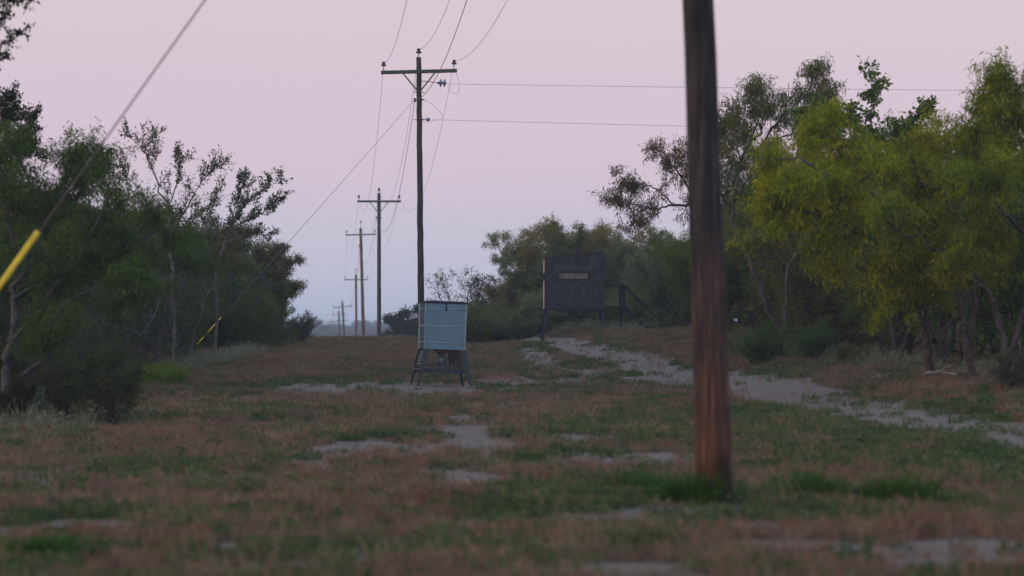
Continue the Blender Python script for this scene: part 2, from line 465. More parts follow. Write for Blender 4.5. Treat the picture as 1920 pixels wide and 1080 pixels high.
def soil_material():
    m, nt, out = new_mat('ground_soil'); n = N(nt)
    at_b = n('ShaderNodeAttribute'); at_b.attribute_name = 'bare'
    at_g = n('ShaderNodeAttribute'); at_g.attribute_name = 'green'
    at_r = n('ShaderNodeAttribute'); at_r.attribute_name = 'red'
    geo = n('ShaderNodeNewGeometry'); pos = geo.outputs['Position']
    f1 = n.noise(pos, 1.1, 6, .65); f2 = n.noise(pos, 9, 6, .7); f3 = n.noise(pos, 45, 4, .7)
    litter = n.mix(n.ramp(f1, (.35, (0, 0, 0)), (.65, (1, 1, 1))), (.070, .054, .045), (.100, .078, .063))
    litter = n.mix(n.ramp(f2, (.4, (0, 0, 0)), (.68, (.8, .8, .8))), litter, (.030, .024, .020))
    litter = n.mix(at_g.outputs['Fac'], litter, (.055, .062, .034))
    soil = n.mix(n.ramp(f2, (.3, (0, 0, 0)), (.7, (1, 1, 1))), (.120, .103, .096), (.185, .160, .150))
    soil = n.mix(n.ramp(f3, (.55, (0, 0, 0)), (.7, (.7, .7, .7))), soil, (.12, .095, .085))
    soil = n.mix(n.ramp(f1, (.4, (0, 0, 0)), (.7, (.6, .6, .6))), soil, (.115, .092, .083))
    soil = n.mix(at_r.outputs['Fac'], soil, (.125, .052, .040))
    edge = n.math('ADD', n.math('ADD', at_b.outputs['Fac'], n.math('MULTIPLY', n.math('SUBTRACT', f2, .5), 1.3)), n.math('MULTIPLY', n.math('SUBTRACT', f3, .5), .6))
    k = n.ramp(edge, (.32, (0, 0, 0)), (.54, (1, 1, 1)))
    c = n.mix(n.math('MULTIPLY', k, .92), litter, soil)
    principled(n, out, c, .95, spec=.1, normal=n.bump(n.mix(.5, f2, f3), .8, .05))
    return m
SOIL = soil_material()

def grass_material(name, cols, scale=.55):
    m, nt, out = new_mat(name); n = N(nt)
    geo = n('ShaderNodeNewGeometry'); oi = n('ShaderNodeObjectInfo')
    f = n.noise(n.mapping(geo.outputs['Position'], (1, .5, 0.01)), scale, 4, .6)
    c = n.ramp(n.math('ADD', n.math('MULTIPLY', f, .8), n.math('MULTIPLY', n.math('SUBTRACT', oi.outputs['Random'], .3), .42)), *cols)
    v = n('ShaderNodeHueSaturation'); n.link(c, v.inputs['Color'])
    n.link(n.math('ADD', .6, n.math('MULTIPLY', geo.outputs['Random Per Island'], .8)), v.inputs['Value'])
    d = n('ShaderNodeBsdfDiffuse'); t = n('ShaderNodeBsdfTranslucent'); mx = n('ShaderNodeMixShader'); mx.inputs[0].default_value = .3
    n.link(v.outputs[0], d.inputs[0]); n.link(v.outputs[0], t.inputs[0])
    n.link(d.outputs[0], mx.inputs[1]); n.link(t.outputs[0], mx.inputs[2]); n.link(mx.outputs[0], out.inputs[0])
    return m
DRY = grass_material('dry_grass', [(.26, (.190, .100, .074)), (.38, (.245, .165, .113)), (.46, (.128, .116, .083)), (.54, (.200, .112, .084)), (.62, (.270, .190, .138)), (.70, (.115, .122, .076)), (.84, (.230, .158, .118))])
GREENW_M = grass_material('green_weeds', [(.30, (.045, .088, .034)), (.50, (.075, .115, .046)), (.70, (.12, .14, .065))])
LUSH = grass_material('lush_grass', [(.35, (.032, .085, .016)), (.75, (.062, .125, .022))])
LIME = grass_material('lime_grass', [(.35, (.095, .155, .022)), (.75, (.13, .19, .03))])
PALE = grass_material('pale_weeds', [(.35, (.13, .155, .10)), (.55, (.19, .21, .15)), (.75, (.10, .125, .065))])
CACTUS = simple('cactus_pad', (.05, .095, .075), .6, spec=.3, vary=.3, scale=9)

# ------------------------------------------------------------------ ground sheet
def axis(parts):
    out = []
    for a, b, s in parts: out += list(np.arange(a, b, s))
    return np.array(out + [parts[-1][1]])
gx = axis([(-900, -200, 100), (-200, -40, 20), (-40, -16, 2), (-16, 16, .17), (16, 40, 2), (40, 200, 20), (200, 900, 100)])
gy = axis([(-90, 10, 10), (10, 18, 1), (18, 150, .3), (150, 220, 3), (220, 600, 20), (600, 3000, 200)])
X, Y = np.meshgrid(gx, gy)
Z = ground(X, Y)
nx, ny = len(gx), len(gy)
I = np.arange(nx * ny).reshape(ny, nx)
F = np.stack([I[:-1, :-1], I[:-1, 1:], I[1:, 1:], I[1:, :-1]], -1).reshape(-1, 4)
gm = fast_mesh('ground', np.stack([X, Y, Z], -1).reshape(-1, 3), F, True)
xs, ys = X.ravel(), Y.ravel()
inside = (np.abs(xs) < 18) & (ys > 12) & (ys < 160)
bare = np.zeros(len(xs)); green = np.zeros(len(xs))
bare[inside] = bare_mask(xs[inside], ys[inside]); green[inside] = green_mask(xs[inside], ys[inside])
red = np.exp(-(np.hypot((xs + .35 - .02 * (ys - 74)) / .62, (ys - 75.5) / 1.5) ** 2)) * 1.3
bare = np.maximum(bare, np.clip(red * 1.4, 0, 1))
for nm, arr in (('bare', bare), ('green', green), ('red', np.clip(red, 0, 1))):
    a = gm.attributes.new(nm, 'FLOAT', 'POINT'); a.data.foreach_set('value', arr.astype(np.float32))
tag(link_mesh('ground', gm, None, SOIL), kind='structure')

# ------------------------------------------------------------------ grass and weeds (stuff): points that carry copies of small tufts
def tuft_mesh(name, rng, n, h, spread, width, bend, mat, heads=0.0):
    V = []; Fq = []
    for i in range(n):
        a = rng.uniform(0, 2 * math.pi); r = spread * math.sqrt(rng.random())
        bx, by = r * math.cos(a), r * math.sin(a)
        hh = h * rng.uniform(.45, 1.15); b = bend * rng.uniform(.2, 1.2) * hh; a2 = a + rng.uniform(-.8, .8)
        ox, oy = math.cos(a2), math.sin(a2)
        w = width * rng.uniform(.7, 1.2); wa = rng.uniform(0, math.pi); wx, wy = math.cos(wa) * w / 2, math.sin(wa) * w / 2
        p0 = (bx, by, -.02); p1 = (bx + ox * b * .35, by + oy * b * .35, hh * .6); p2 = (bx + ox * b, by + oy * b, hh)
        k = len(V); tw = .25 + heads * rng.random()
        V += [(p0[0] - wx, p0[1] - wy, p0[2]), (p0[0] + wx, p0[1] + wy, p0[2]), (p1[0] + wx * .9, p1[1] + wy * .9, p1[2]), (p1[0] - wx * .9, p1[1] - wy * .9, p1[2]),
              (p2[0] + wx * tw, p2[1] + wy * tw, p2[2]), (p2[0] - wx * tw, p2[1] - wy * tw, p2[2])]
        Fq += [(k, k + 1, k + 2, k + 3), (k + 3, k + 2, k + 4, k + 5)]
    me = fast_mesh(name, V, Fq); me.materials.append(mat)
    return me
def weed_mesh(name, rng, n, h, spread, leaf, mat):
    """low leafy weed: small diamond leaves through a dome"""
    V = []; Fq = []
    for i in range(n):
        a = rng.uniform(0, 2 * math.pi); r = spread * math.sqrt(rng.random()); z = h * rng.random() * (1 - .6 * (r / spread) ** 2)
        p = Vector((r * math.cos(a), r * math.sin(a), z)); d = Vector((rng.gauss(0, 1) + math.cos(a), rng.gauss(0, 1) + math.sin(a), rng.gauss(.5, .7))).normalized()
        s = d.cross(Vector((rng.gauss(0, 1), rng.gauss(0, 1), rng.gauss(0, 1)))).normalized(); L = leaf * rng.uniform(.6, 1.3)
        k = len(V); V += [p, p + d * L * .5 + s * L * .22, p + d * L, p + d * L * .5 - s * L * .22]; Fq.append((k, k + 1, k + 2, k + 3))
    me = fast_mesh(name, [tuple(v) for v in V], Fq); me.materials.append(mat)
    return me

def scatter(name, label, protos, pts, rot, scl, cat=None):
    """one 'stuff' object: geometry nodes copy a random tuft onto every point"""
    pc = bpy.data.collections.new(name + '_kinds')
    for i, me in enumerate(protos):
        pc.objects.link(bpy.data.objects.new(name + '_kind', me))
    me = bpy.data.meshes.new(name); me.vertices.add(len(pts)); me.vertices.foreach_set('co', np.asarray(pts, dtype=np.float32).ravel())
    for nm, arr in (('turn', rot), ('size', scl)):
        a = me.attributes.new(nm, 'FLOAT', 'POINT'); a.data.foreach_set('value', np.asarray(arr, dtype=np.float32))
    me.materials.append(protos[0].materials[0])
    o = link_mesh(name, me)
    ng = bpy.data.node_groups.new(name, 'GeometryNodeTree')
    ng.interface.new_socket('Geometry', in_out='INPUT', socket_type='NodeSocketGeometry')
    ng.interface.new_socket('Geometry', in_out='OUTPUT', socket_type='NodeSocketGeometry')
    gi = ng.nodes.new('NodeGroupInput'); go = ng.nodes.new('NodeGroupOutput')
    mp = ng.nodes.new('GeometryNodeMeshToPoints')
    iop = ng.nodes.new('GeometryNodeInstanceOnPoints'); ci = ng.nodes.new('GeometryNodeCollectionInfo')
    ci.inputs['Collection'].default_value = pc; ci.inputs['Separate Children'].default_value = True; ci.inputs['Reset Children'].default_value = True
    iop.inputs['Pick Instance'].default_value = True
    na = ng.nodes.new('GeometryNodeInputNamedAttribute'); na.data_type = 'FLOAT'; na.inputs['Name'].default_value = 'turn'
    nb = ng.nodes.new('GeometryNodeInputNamedAttribute'); nb.data_type = 'FLOAT'; nb.inputs['Name'].default_value = 'size'
    cx = ng.nodes.new('ShaderNodeCombineXYZ'); ri = ng.nodes.new('FunctionNodeRandomValue'); ri.data_type = 'INT'
    ri.inputs[4].default_value = 0; ri.inputs[5].default_value = len(protos) - 1
    L = ng.links
    L.new(gi.outputs[0], mp.inputs['Mesh']); L.new(mp.outputs[0], iop.inputs['Points']); L.new(ci.outputs[0], iop.inputs['Instance'])
    L.new(ri.outputs[2], iop.inputs['Instance Index']); L.new(na.outputs[0], cx.inputs['Z']); L.new(cx.outputs[0], iop.inputs['Rotation'])
    L.new(nb.outputs[0], iop.inputs['Scale']); L.new(iop.outputs[0], go.inputs[0])
    md = o.modifiers.new('tufts', 'NODES'); md.node_group = ng
    tag(o, label, cat, kind='stuff')
    return o

R = random.Random(3)
nrs = np.random.RandomState(11)
def clear_spot(Q):
    """the worn spot round the foot of the near pole and under the feeder"""
    return ~((np.abs(Q[:, 0] - 1.80) < .30) & (Q[:, 1] > 28.5) & (Q[:, 1] < 33.6) | (np.abs(Q[:, 0] + 1.35) < .75) & (Q[:, 1] > 67.5) & (Q[:, 1] < 72.5))
def field(dens_near, dens_far, y0=17, y1=150):
    """random points over the clearing, thinning with distance"""
    P = []
    for a in np.arange(y0, y1, 2.0):
        d = np.interp(a, [20, 60, 140], [dens_near, (dens_near + dens_far) / 2, dens_far])
        half = min(.146 * (a + 2) + 1.5, 10.5)
        n = int(d * 2 * half * 2)
        P.append(np.stack([nrs.uniform(-half, half, n), nrs.uniform(a, a + 2, n)], -1))
    Q = np.concatenate(P)
    return Q[clear_spot(Q) | (nrs.rand(len(Q)) < .22)] if dens_near > 20 else Q[clear_spot(Q)]
dry_protos = [tuft_mesh('dry_tuft', R, 24, .125, .08, .008, .6, DRY, .5) for _ in range(3)] + [tuft_mesh('dry_tuft', R, 20, .065, .12, .010, 1.2, DRY) for _ in range(3)]
P = field(95, 70)
b = bare_mask(P[:, 0], P[:, 1]); g = green_mask(P[:, 0], P[:, 1])
keep = nrs.rand(len(P)) > np.clip(b * 1.35, 0, .97)
keep &= nrs.rand(len(P)) > g * .92
keep &= nrs.rand(len(P)) < .35 + .9 * fbm(P[:, 0] * 1.1 + 40, P[:, 1] * .7, 3)
P = P[keep]
Pz = ground(P[:, 0], P[:, 1])
size = nrs.uniform(.5, 1.1, len(P)) * (.35 + .95 * fbm(P[:, 0] * .5 + 8, P[:, 1] * .3 + 5, 3))
scatter('dry_grass', 'reddish brown dry grass covering the clearing', dry_protos, np.stack([P[:, 0], P[:, 1], Pz], -1), nrs.uniform(0, 6.28, len(P)), size, 'grass')

stalks = [tuft_mesh('dry_stalk', R, 9, .17, .05, .006, .6, DRY, 1.2) for _ in range(3)]
Q = field(13, 9); b = bare_mask(Q[:, 0], Q[:, 1]); Q = Q[(nrs.rand(len(Q)) > b * 2.5) & (nrs.rand(len(Q)) < 1.6 * fbm(Q[:, 0] * .7 + 60, Q[:, 1] * .4 + 13, 3) - .25)]
scatter('dry_stalks', 'thin taller dry stalks standing above the short grass', stalks, np.stack([Q[:, 0], Q[:, 1], ground(Q[:, 0], Q[:, 1])], -1), nrs.uniform(0, 6.28, len(Q)), nrs.uniform(.5, 1.2, len(Q)), 'grass')

clods = [tuft_mesh('dry_clump', R, 90, .13, .16, .009, .9, DRY, .8) for _ in range(3)]
Q = field(1.6, 1.0); b = bare_mask(Q[:, 0], Q[:, 1]); Q = Q[nrs.rand(len(Q)) > b * 2]
scatter('dry_clumps', 'scattered larger clumps of dry bunch grass', clods, np.stack([Q[:, 0], Q[:, 1], ground(Q[:, 0], Q[:, 1])], -1), nrs.uniform(0, 6.28, len(Q)), nrs.uniform(.5, 1.15, len(Q)), 'grass')
weed_protos = [tuft_mesh('green_tuft', R, 26, .10, .10, .010, .6, GREENW_M) for _ in range(2)] + [weed_mesh('leafy_weed', R, 60, .085, .13, .045, GREENW_M) for _ in range(3)]
P = field(130, 85)
g = green_mask(P[:, 0], P[:, 1]); b = bare_mask(P[:, 0], P[:, 1])
keep = (nrs.rand(len(P)) < np.maximum(g, .05)) & (nrs.rand(len(P)) > b * .96)
P = P[keep]; Pz = ground(P[:, 0], P[:, 1])
scatter('green_weeds', 'low green weeds in patches among the dry grass', weed_protos, np.stack([P[:, 0], P[:, 1], Pz], -1), nrs.uniform(0, 6.28, len(P)), nrs.uniform(.6, 1.3, len(P)), 'weeds')

# pale flowering weeds along the feet of the brush on both sides
pale_protos = [weed_mesh('pale_weed', R, 70, .34, .20, .05, PALE) for _ in range(3)] + [tuft_mesh('pale_tuft', R, 24, .36, .14, .010, .5, PALE, .8)]
edge_pts = []
for px0, py0, px1, py1, n, sp in [(330, 700, 560, 640, 420, .5), (330, 660, 450, 640, 160, .6), (960, 628, 1300, 600, 300, .6), (1150, 622, 1300, 608, 160, .8), (1430, 668, 1600, 676, 90, .4), (1560, 682, 1720, 690, 60, .4), (0, 815, 280, 806, 40, .8), (1840, 705, 1930, 720, 70, .4), (80, 760, 200, 770, 50, .4)]:
    for i in range(n):
        t = R.random(); x, y = hit(px0 + (px1 - px0) * t, py0 + (py1 - py0) * t)
        edge_pts.append((x + R.gauss(0, sp * .4), y + R.gauss(0, sp * 1.6)))
P = np.array(edge_pts); Pz = ground(P[:, 0], P[:, 1])
scatter('pale_weeds', 'pale grey green weeds along the foot of the brush', pale_protos, np.stack([P[:, 0], P[:, 1], Pz], -1), nrs.uniform(0, 6.28, len(P)), nrs.uniform(.4, 1.1, len(P)), 'weeds')

# ------------------------------------------------------------------ trees
def curve_pts(pts, k=4):
    """Catmull-Rom through 3D points"""
    if len(pts) < 3: return [Vector(p) for p in pts]
    P_ = [Vector(p) for p in pts]; P_ = [P_[0] * 2 - P_[1]] + P_ + [P_[-1] * 2 - P_[-2]]
    out = []
    for i in range(1, len(P_) - 2):
        for s in range(k):
            t = s / k; a, b, c, d = P_[i - 1:i + 3]
            out.append(.5 * ((2 * b) + (c - a) * t + (2 * a - 5 * b + 4 * c - d) * t * t + (3 * b - a - 3 * c + d) * t ** 3))
    out.append(P_[-2])
    return out
class Tree:
    """n: children per branch at each level, ln: their lengths in metres, up: upward pull, t0: where they start"""
    def __init__(s, seed, n=(6, 5, 4), ln=(1.1, .55, .28), ang=(35, 70), up=(.10, .05, -.10), wob=.22, t0=(.35, .2, .1), rmin=.0035):
        s.rng = random.Random(seed); s.n = n; s.ln = ln; s.ang = ang; s.up = up; s.wob = wob; s.t0 = t0; s.rmin = rmin; s.b = []
    def limb(s, pts, r0, r1, kids=None, ln=None, level=0, t0=None):
        p = curve_pts(pts); m = len(p)
        # crooked wood
        for i in range(1, m):
            w = .5 * r0 + .012; p[i] = p[i] + Vector((s.rng.gauss(0, w), s.rng.gauss(0, w), s.rng.gauss(0, w))) * .7
        rad = [r0 + (r1 - r0) * (i / (m - 1)) ** .8 for i in range(m)]
        s._put(p, rad, level, kids, ln, t0)
    def _put(s, p, rad, level, kids=None, ln=None, t0=None):
        s.b.append((p, rad, level))
        if level >= len(s.n): return
        rng = s.rng
        cnt = s.n[level] if kids is None else kids
        base_len = s.ln[level] if ln is None else ln
        a0 = s.t0[level] if t0 is None else t0
        for i in range(cnt):
            t = a0 + (1 - a0) * ((i + rng.random()) / cnt)
            f = t * (len(p) - 1); k = min(int(f), len(p) - 2); q = f - k
            pos = p[k].lerp(p[k + 1], q); d = (p[k + 1] - p[k]).normalized(); r = rad[k] + (rad[k + 1] - rad[k]) * q
            perp = d.cross(Vector((rng.gauss(0, 1), rng.gauss(0, 1), rng.gauss(0, 1))))
            if perp.length < 1e-5: perp = d.orthogonal()
            perp.normalize(); an = math.radians(rng.uniform(*s.ang)) * (1.0 if t < .95 else .4)
            d = d * math.cos(an) + perp * math.sin(an); d.z += s.up[level]; d.normalize()
            L = base_len * rng.uniform(.5, 1.3) * (1.25 - .7 * t)
            segs = 5 if level == 0 else (4 if level == 1 else 3)
            pp = [pos]; rr = [max(min(r * .7, .012 + L * .018), s.rmin)]
            for j in range(segs):
                d = d + Vector((rng.gauss(0, s.wob), rng.gauss(0, s.wob), rng.gauss(0, s.wob) + s.up[level] * .5)); d.normalize()
                pp.append(pp[-1] + d * (L / segs)); rr.append(max(rr[0] * (1 - .75 * (j + 1) / segs), s.rmin))
            s._put(pp, rr, level + 1)
    def wood(s, name='trunk'):
        V = []; Fq = []
        for p, rad, lv in s.b:
            n = 8 if rad[0] > .05 else (5 if rad[0] > .018 else 3)
            k0 = len(V); x = (p[1] - p[0]).normalized().orthogonal().normalized()
            for i, q in enumerate(p):
                t = (p[min(i + 1, len(p) - 1)] - p[max(i - 1, 0)]).normalized()
                x = x - t * x.dot(t)
                if x.length < 1e-6: x = t.orthogonal()
                x.normalize(); y = t.cross(x)
                for k in range(n):
                    a = 2 * math.pi * k / n; V.append(q + (x * math.cos(a) + y * math.sin(a)) * rad[i])
            for i in range(len(p) - 1):
                for k in range(n):
                    k2 = (k + 1) % n; Fq.append((k0 + i * n + k, k0 + i * n + k2, k0 + i * n + n + k2, k0 + i * n + n + k))
        me = fast_mesh(name, np.array([v[:] for v in V]), Fq, True); me.materials.append(BARK)
        return me
    def leaves(s, count, L=(.07, .12), W=.2, droop=.7, spread=.10, lv0=2, mat=None, bare=.12, zmin=-1e9, name='crown'):
        rs = np.random.RandomState(s.rng.randrange(1 << 30))
        A = []; B = []; wt_ = []
        for p, rad, lv in s.b:
            if lv < lv0 or s.rng.random() < bare: continue
            for a, b_ in zip(p[:-1], p[1:]):
                if a.z < zmin: continue
                A.append(a[:]); B.append(b_[:]); wt_.append((b_ - a).length)
        A = np.array(A); B = np.array(B); w = np.array(wt_); w /= w.sum()
        i = rs.choice(len(A), count, p=w); t = rs.rand(count, 1)
        P0 = A[i] * (1 - t) + B[i] * t + rs.normal(0, spread * .5, (count, 3))
        tw = B[i] - A[i]; tw /= np.linalg.norm(tw, axis=1, keepdims=True) + 1e-9
        D = rs.normal(0, 1, (count, 3)) * .75 + tw * .5; D[:, 2] -= droop * 1.6
        D /= np.linalg.norm(D, axis=1, keepdims=True) + 1e-9
        S = np.cross(D, rs.normal(0, 1, (count, 3))); S /= np.linalg.norm(S, axis=1, keepdims=True) + 1e-9
        l = rs.uniform(L[0], L[1], (count, 1)); ww = l * W * rs.uniform(.7, 1.3, (count, 1)) * .5
        V = np.stack([P0, P0 + D * l * .5 + S * ww, P0 + D * l, P0 + D * l * .5 - S * ww], 1).reshape(-1, 3)
        me = fast_mesh(name, V, np.arange(count * 4).reshape(-1, 4)); me.materials.append(mat or LEAF)
        return me

def put_tree(name, label, cat, group, wood_me, leaf_me, loc, rz=0., sc=(1, 1, 1), leafcol=(.05, .07, .02), bark=(.06, .05, .045)):
    o = empty(name, loc, rz); o.scale = sc
    tag(o, label, cat, group)
    t = link_mesh('trunk', wood_me, o); t.color = (*bark, 1)
    if leaf_me is not None:
        c = link_mesh('crown', leaf_me, o); c.color = (*leafcol, 1)
    return o

def hero(seed, d, base, limbs, leaf, col, label, name='mesquite_tree', cat='tree', bark=(.06, .05, .045), group=None, dy=.8, **kw):
    """limbs: list of (points [(photo x, photo y, metres nearer/farther)], r0, r1, kids, kid length); base: photo x of the foot"""
    bx = xz(base, d); bz = gz(bx, d); O = Vector((bx, d, bz))
    T = Tree(seed, **kw)
    for lb in limbs:
        pts, r0, r1 = lb[:3]; kids = lb[3] if len(lb) > 3 else None; ln = lb[4] if len(lb) > 4 else None
        t0 = lb[5] if len(lb) > 5 else None
        P_ = []
        for q in pts:
            if q[1] is None: P_.append(Vector((xz(q[0], d), d, gz(xz(q[0], d), d) - .08)) - O)
            else:
                off = q[2] if len(q) > 2 else 0
                P_.append(at(q[0], q[1], d) + Vector((0, off, 0)) - O)
        T.limb(P_, r0, r1, kids, ln, 0, t0)
    wm = T.wood(); lm = T.leaves(**leaf) if leaf else None
    return put_tree(name, label, cat, group, wm, lm, O, leafcol=col, bark=bark)

FEATH = dict(L=(.07, .13), W=.17, droop=.75, spread=.13, mat=LEAF)
SMALL = dict(L=(.035, .065), W=.55, droop=.0, spread=.06, mat=LEAF2)
YG = (.165, .222, .014); OLIVE = (.105, .122, .040); DKG = (.058, .105, .022); MIDG = (.080, .135, .028)

# -- right hand trees
hero(21, 62, 1745, [
    ([(1748, None), (1738, 640), (1735, 600, .0), (1750, 550, -.2), (1752, 480, -.3), (1740, 380, -.5), (1720, 290, -.6)], .085, .025, 7, 1.1),
    ([(1742, 660), (1725, 600, -.2), (1705, 560, -.4), (1660, 530, -.7), (1600, 500, -.9), (1545, 470, -1.0)], .055, .018, 8, .9),
    ([(1752, 640), (1790, 600, .3), (1810, 540, .5), (1800, 430, .6), (1770, 320, .7), (1790, 250, .8)], .06, .02, 7, 1.0),
    ([(1738, 500, -.3), (1700, 445, -.6), (1640, 410, -.9), (1570, 350, -1.1), (1500, 310, -1.2), (1450, 305, -1.2)], .05, .016, 9, .9),
    ([(1745, 430, -.3), (1690, 350, -.1), (1640, 290, .1), (1580, 260, .3), (1530, 250, .4)], .045, .015, 8, .85),
    ([(1735, 480, -.3), (1660, 470, -.8), (1570, 430, -1.0), (1500, 400, -1.1), (1440, 390, -1.2)], .04, .014, 8, .85),
    ([(1750, 470, .2), (1700, 390, 1.0), (1620, 340, 1.5), (1540, 330, 1.7), (1480, 350, 1.8)], .045, .014, 8, .9)],
    dict(count=52000, zmin=.9, bare=.16, **FEATH), YG, 'yellow green feathery mesquite with forked stems nearest the dirt track on the right', dy=1, t0=(.30, .1, .05))
hero(22, 61, 1815, [
    ([(1822, None), (1812, 640), (1802, 590, 0), (1800, 540, .1), (1782, 470, .2), (1768, 430, .2), (1730, 340, .2), (1700, 270, .1)], .07, .02, 7, .9),
    ([(1820, 680), (1826, 620, .2), (1830, 540, .3), (1833, 470, .4), (1845, 380, .6), (1850, 290, .8)], .06, .02, 7, .9),
    ([(1802, 600, 0), (1790, 560, -.2), (1770, 520, -.4), (1740, 490, -.6)], .03, .01, 4, .6)],
    dict(count=24000, zmin=1.6, bare=.25, **FEATH), (.135, .180, .016), 'slender mesquite with warm lit reddish stems just right of the forked one', dy=1)
hero(23, 60.5, 1890, [
    ([(1893, None), (1880, 640, 0), (1868, 580, 0), (1850, 545, -.1), (1800, 515, -.3), (1760, 470, -.5), (1700, 440, -.7), (1650, 420, -.9)], .060, .018, 8, .9),
    ([(1890, 660), (1930, 560, .1), (1980, 440, .2), (1960, 330, .2), (1930, 230, .2)], .048, .016, 8, 1.0),
    ([(1960, 480, .2), (1900, 420, -.2), (1860, 390, -.5), (1840, 350, -.8), (1800, 330, -1.0)], .045, .016, 7, .8),
    ([(1935, 300, .2), (1905, 240, .0), (1890, 200, .0), (1885, 165, .0)], .025, .007, 12, .5, .1),
    ([(1945, 380, .2), (1900, 330, .5), (1870, 280, .7), (1850, 250, .7)], .03, .008, 10, .6, .1)],
    dict(count=32000, zmin=1.5, bare=.25, **FEATH), (.120, .185, .020), 'lichen grey mesquite leaning left at the right edge of the picture', bark=(.060, .058, .058))
hero(24, 84, 1450, [
    ([(1468, None), (1452, 600, 0), (1420, 530, 0), (1395, 470, 0), (1378, 430, 0), (1375, 370, 0), (1390, 300, 0), (1430, 230, .1)], .085, .025, 4, .7, .62),
    ([(1374, 400, 0), (1350, 360, -.2), (1340, 310, -.4), (1365, 250, -.3), (1375, 205, -.2)], .035, .008, 12, .45, .15),
    ([(1410, 300, 0), (1450, 240, .4), (1500, 190, .6), (1525, 160, .6), (1535, 135, .6)], .035, .007, 14, .5, .2),
    ([(1395, 290, 0), (1420, 230, 0), (1430, 190, .1), (1425, 165, .1)], .025, .007, 12, .45, .15),
    ([(1440, 270, 0), (1490, 250, .1), (1530, 220, .2), (1555, 185, .2)], .025, .007, 11, .4, .2),
    ([(1376, 380, 0), (1400, 340, -.4), (1430, 320, -.6), (1450, 290, -.6)], .025, .007, 9, .5, .2),
    ([(1390, 300, 0), (1380, 270, .4), (1360, 250, .6), (1350, 235, .6)], .022, .007, 9, .4, .2)],
    dict(count=19000, L=(.08, .14), W=.18, droop=.7, spread=.11, mat=LEAF3), OLIVE, 'tall olive brown mesquite with leaning pale trunk just right of the near pole', bark=(.085, .08, .075), ln=(.75, .42, .25))
hero(25, 76, 1500, [
    ([(1468, None), (1468, 600, 0), (1475, 560, 0), (1480, 500, 0), (1530, 420, .2), (1600, 340, .3), (1630, 260, .3), (1640, 200, .3), (1635, 145, .3)], .05, .006, 13, .36, .5),
    ([(1560, 380, .2), (1640, 330, .3), (1680, 280, .3), (1715, 225, .3), (1748, 196, .3)], .022, .006, 12, .28, .2),
    ([(1560, 380, .2), (1540, 300, 0), (1520, 240, 0), (1530, 205, 0)], .022, .006, 13, .5, .1),
    ([(1600, 330, .2), (1580, 270, .2), (1575, 240, .2), (1600, 215, .2)], .018, .006, 13, .5, .1),
    ([(1600, 330, .2), (1640, 290, .1), (1670, 265, .1), (1690, 240, .1)], .018, .006, 12, .45, .1)],
    dict(count=7000, L=(.07, .12), W=.62, droop=.35, spread=.10, mat=LEAF2), (.070, .140, .026), 'broad leaved green climber poking up above the yellow green mesquite', name='leafy_tree', bark=(.08, .075, .07), ln=(.4, .24, .14))
hero(26, 94, 1345, [
    ([(1345, None), (1340, 540, 0), (1335, 470, 0), (1320, 410, 0), (1300, 386, 0), (1285, 382, 0)], .085, .03, 3, .5, .7),
    ([(1300, 386, 0), (1262, 384, -.1), (1235, 390, -.2), (1205, 392, -.3), (1190, 408, -.3), (1180, 425, -.3)], .035, .01, 9, .45, .3),
    ([(1262, 384, 0), (1240, 360, .1), (1215, 345, .2), (1190, 340, .2), (1162, 332, .2)], .025, .008, 10, .45, .2),
    ([(1205, 388, -.3), (1185, 382, -.3), (1165, 378, -.3), (1148, 372, -.3)], .018, .008, 6, .35, .3),
    ([(1310, 395, 0), (1290, 350, .2), (1270, 320, .3), (1250, 300, .3), (1238, 285, .3)], .035, .01, 11, .5, .2),
    ([(1325, 420, 0), (1310, 350, .2), (1300, 300, .2), (1290, 275, .2)], .035, .01, 9, .5, .3),
    ([(1335, 450, 0), (1360, 380, .2), (1370, 320, .2), (1365, 280, .2)], .035, .01, 8, .5, .4)],
    dict(count=10500, L=(.07, .12), W=.2, droop=.7, spread=.09, mat=LEAF, bare=.2), (.085, .072, .028), 'sparse brown leaved mesquite reaching left from behind the near pole', bark=(.05, .045, .045), ln=(.62, .36, .22))
# -- left hand trees
hero(31, 60, 40, [
    ([(5, None), (10, 680, 0), (25, 600, 0), (30, 540, .1), (60, 460, .2), (90, 390, .3), (120, 330, .3)], .08, .025, 8, .9),
    ([(8, 740, 0), (55, 700, -.4), (85, 675, -.5), (115, 650, -.6), (135, 635, -.7)], .045, .015, 6, .5),
    ([(15, 640, 0), (60, 610, -.2), (95, 560, -.4), (140, 500, -.6), (190, 430, -.7), (215, 370, -.7)], .05, .016, 9, .8),
    ([(25, 560, 0), (110, 500, .2), (190, 470, .4), (250, 450, .5), (300, 420, .5)], .045, .014, 8, .75),
    ([(35, 510, 0), (20, 420, .2), (10, 340, .2), (5, 300, .2)], .045, .016, 8, .8),
    ([(50, 470, .1), (120, 400, .2), (165, 330, .2), (172, 290, .2)], .04, .012, 8, .7),
    ([(80, 590, -.3), (150, 560, -.5), (210, 530, -.6), (270, 520, -.6)], .035, .012, 7, .7)],
    dict(count=36000, zmin=.8, bare=.22, **{**FEATH, 'mat': LEAF3}), (.056, .105, .026), 'large dark feathery mesquite filling the left edge behind the yellow guard', bark=(.065, .07, .072), t0=(.25, .1, .05))
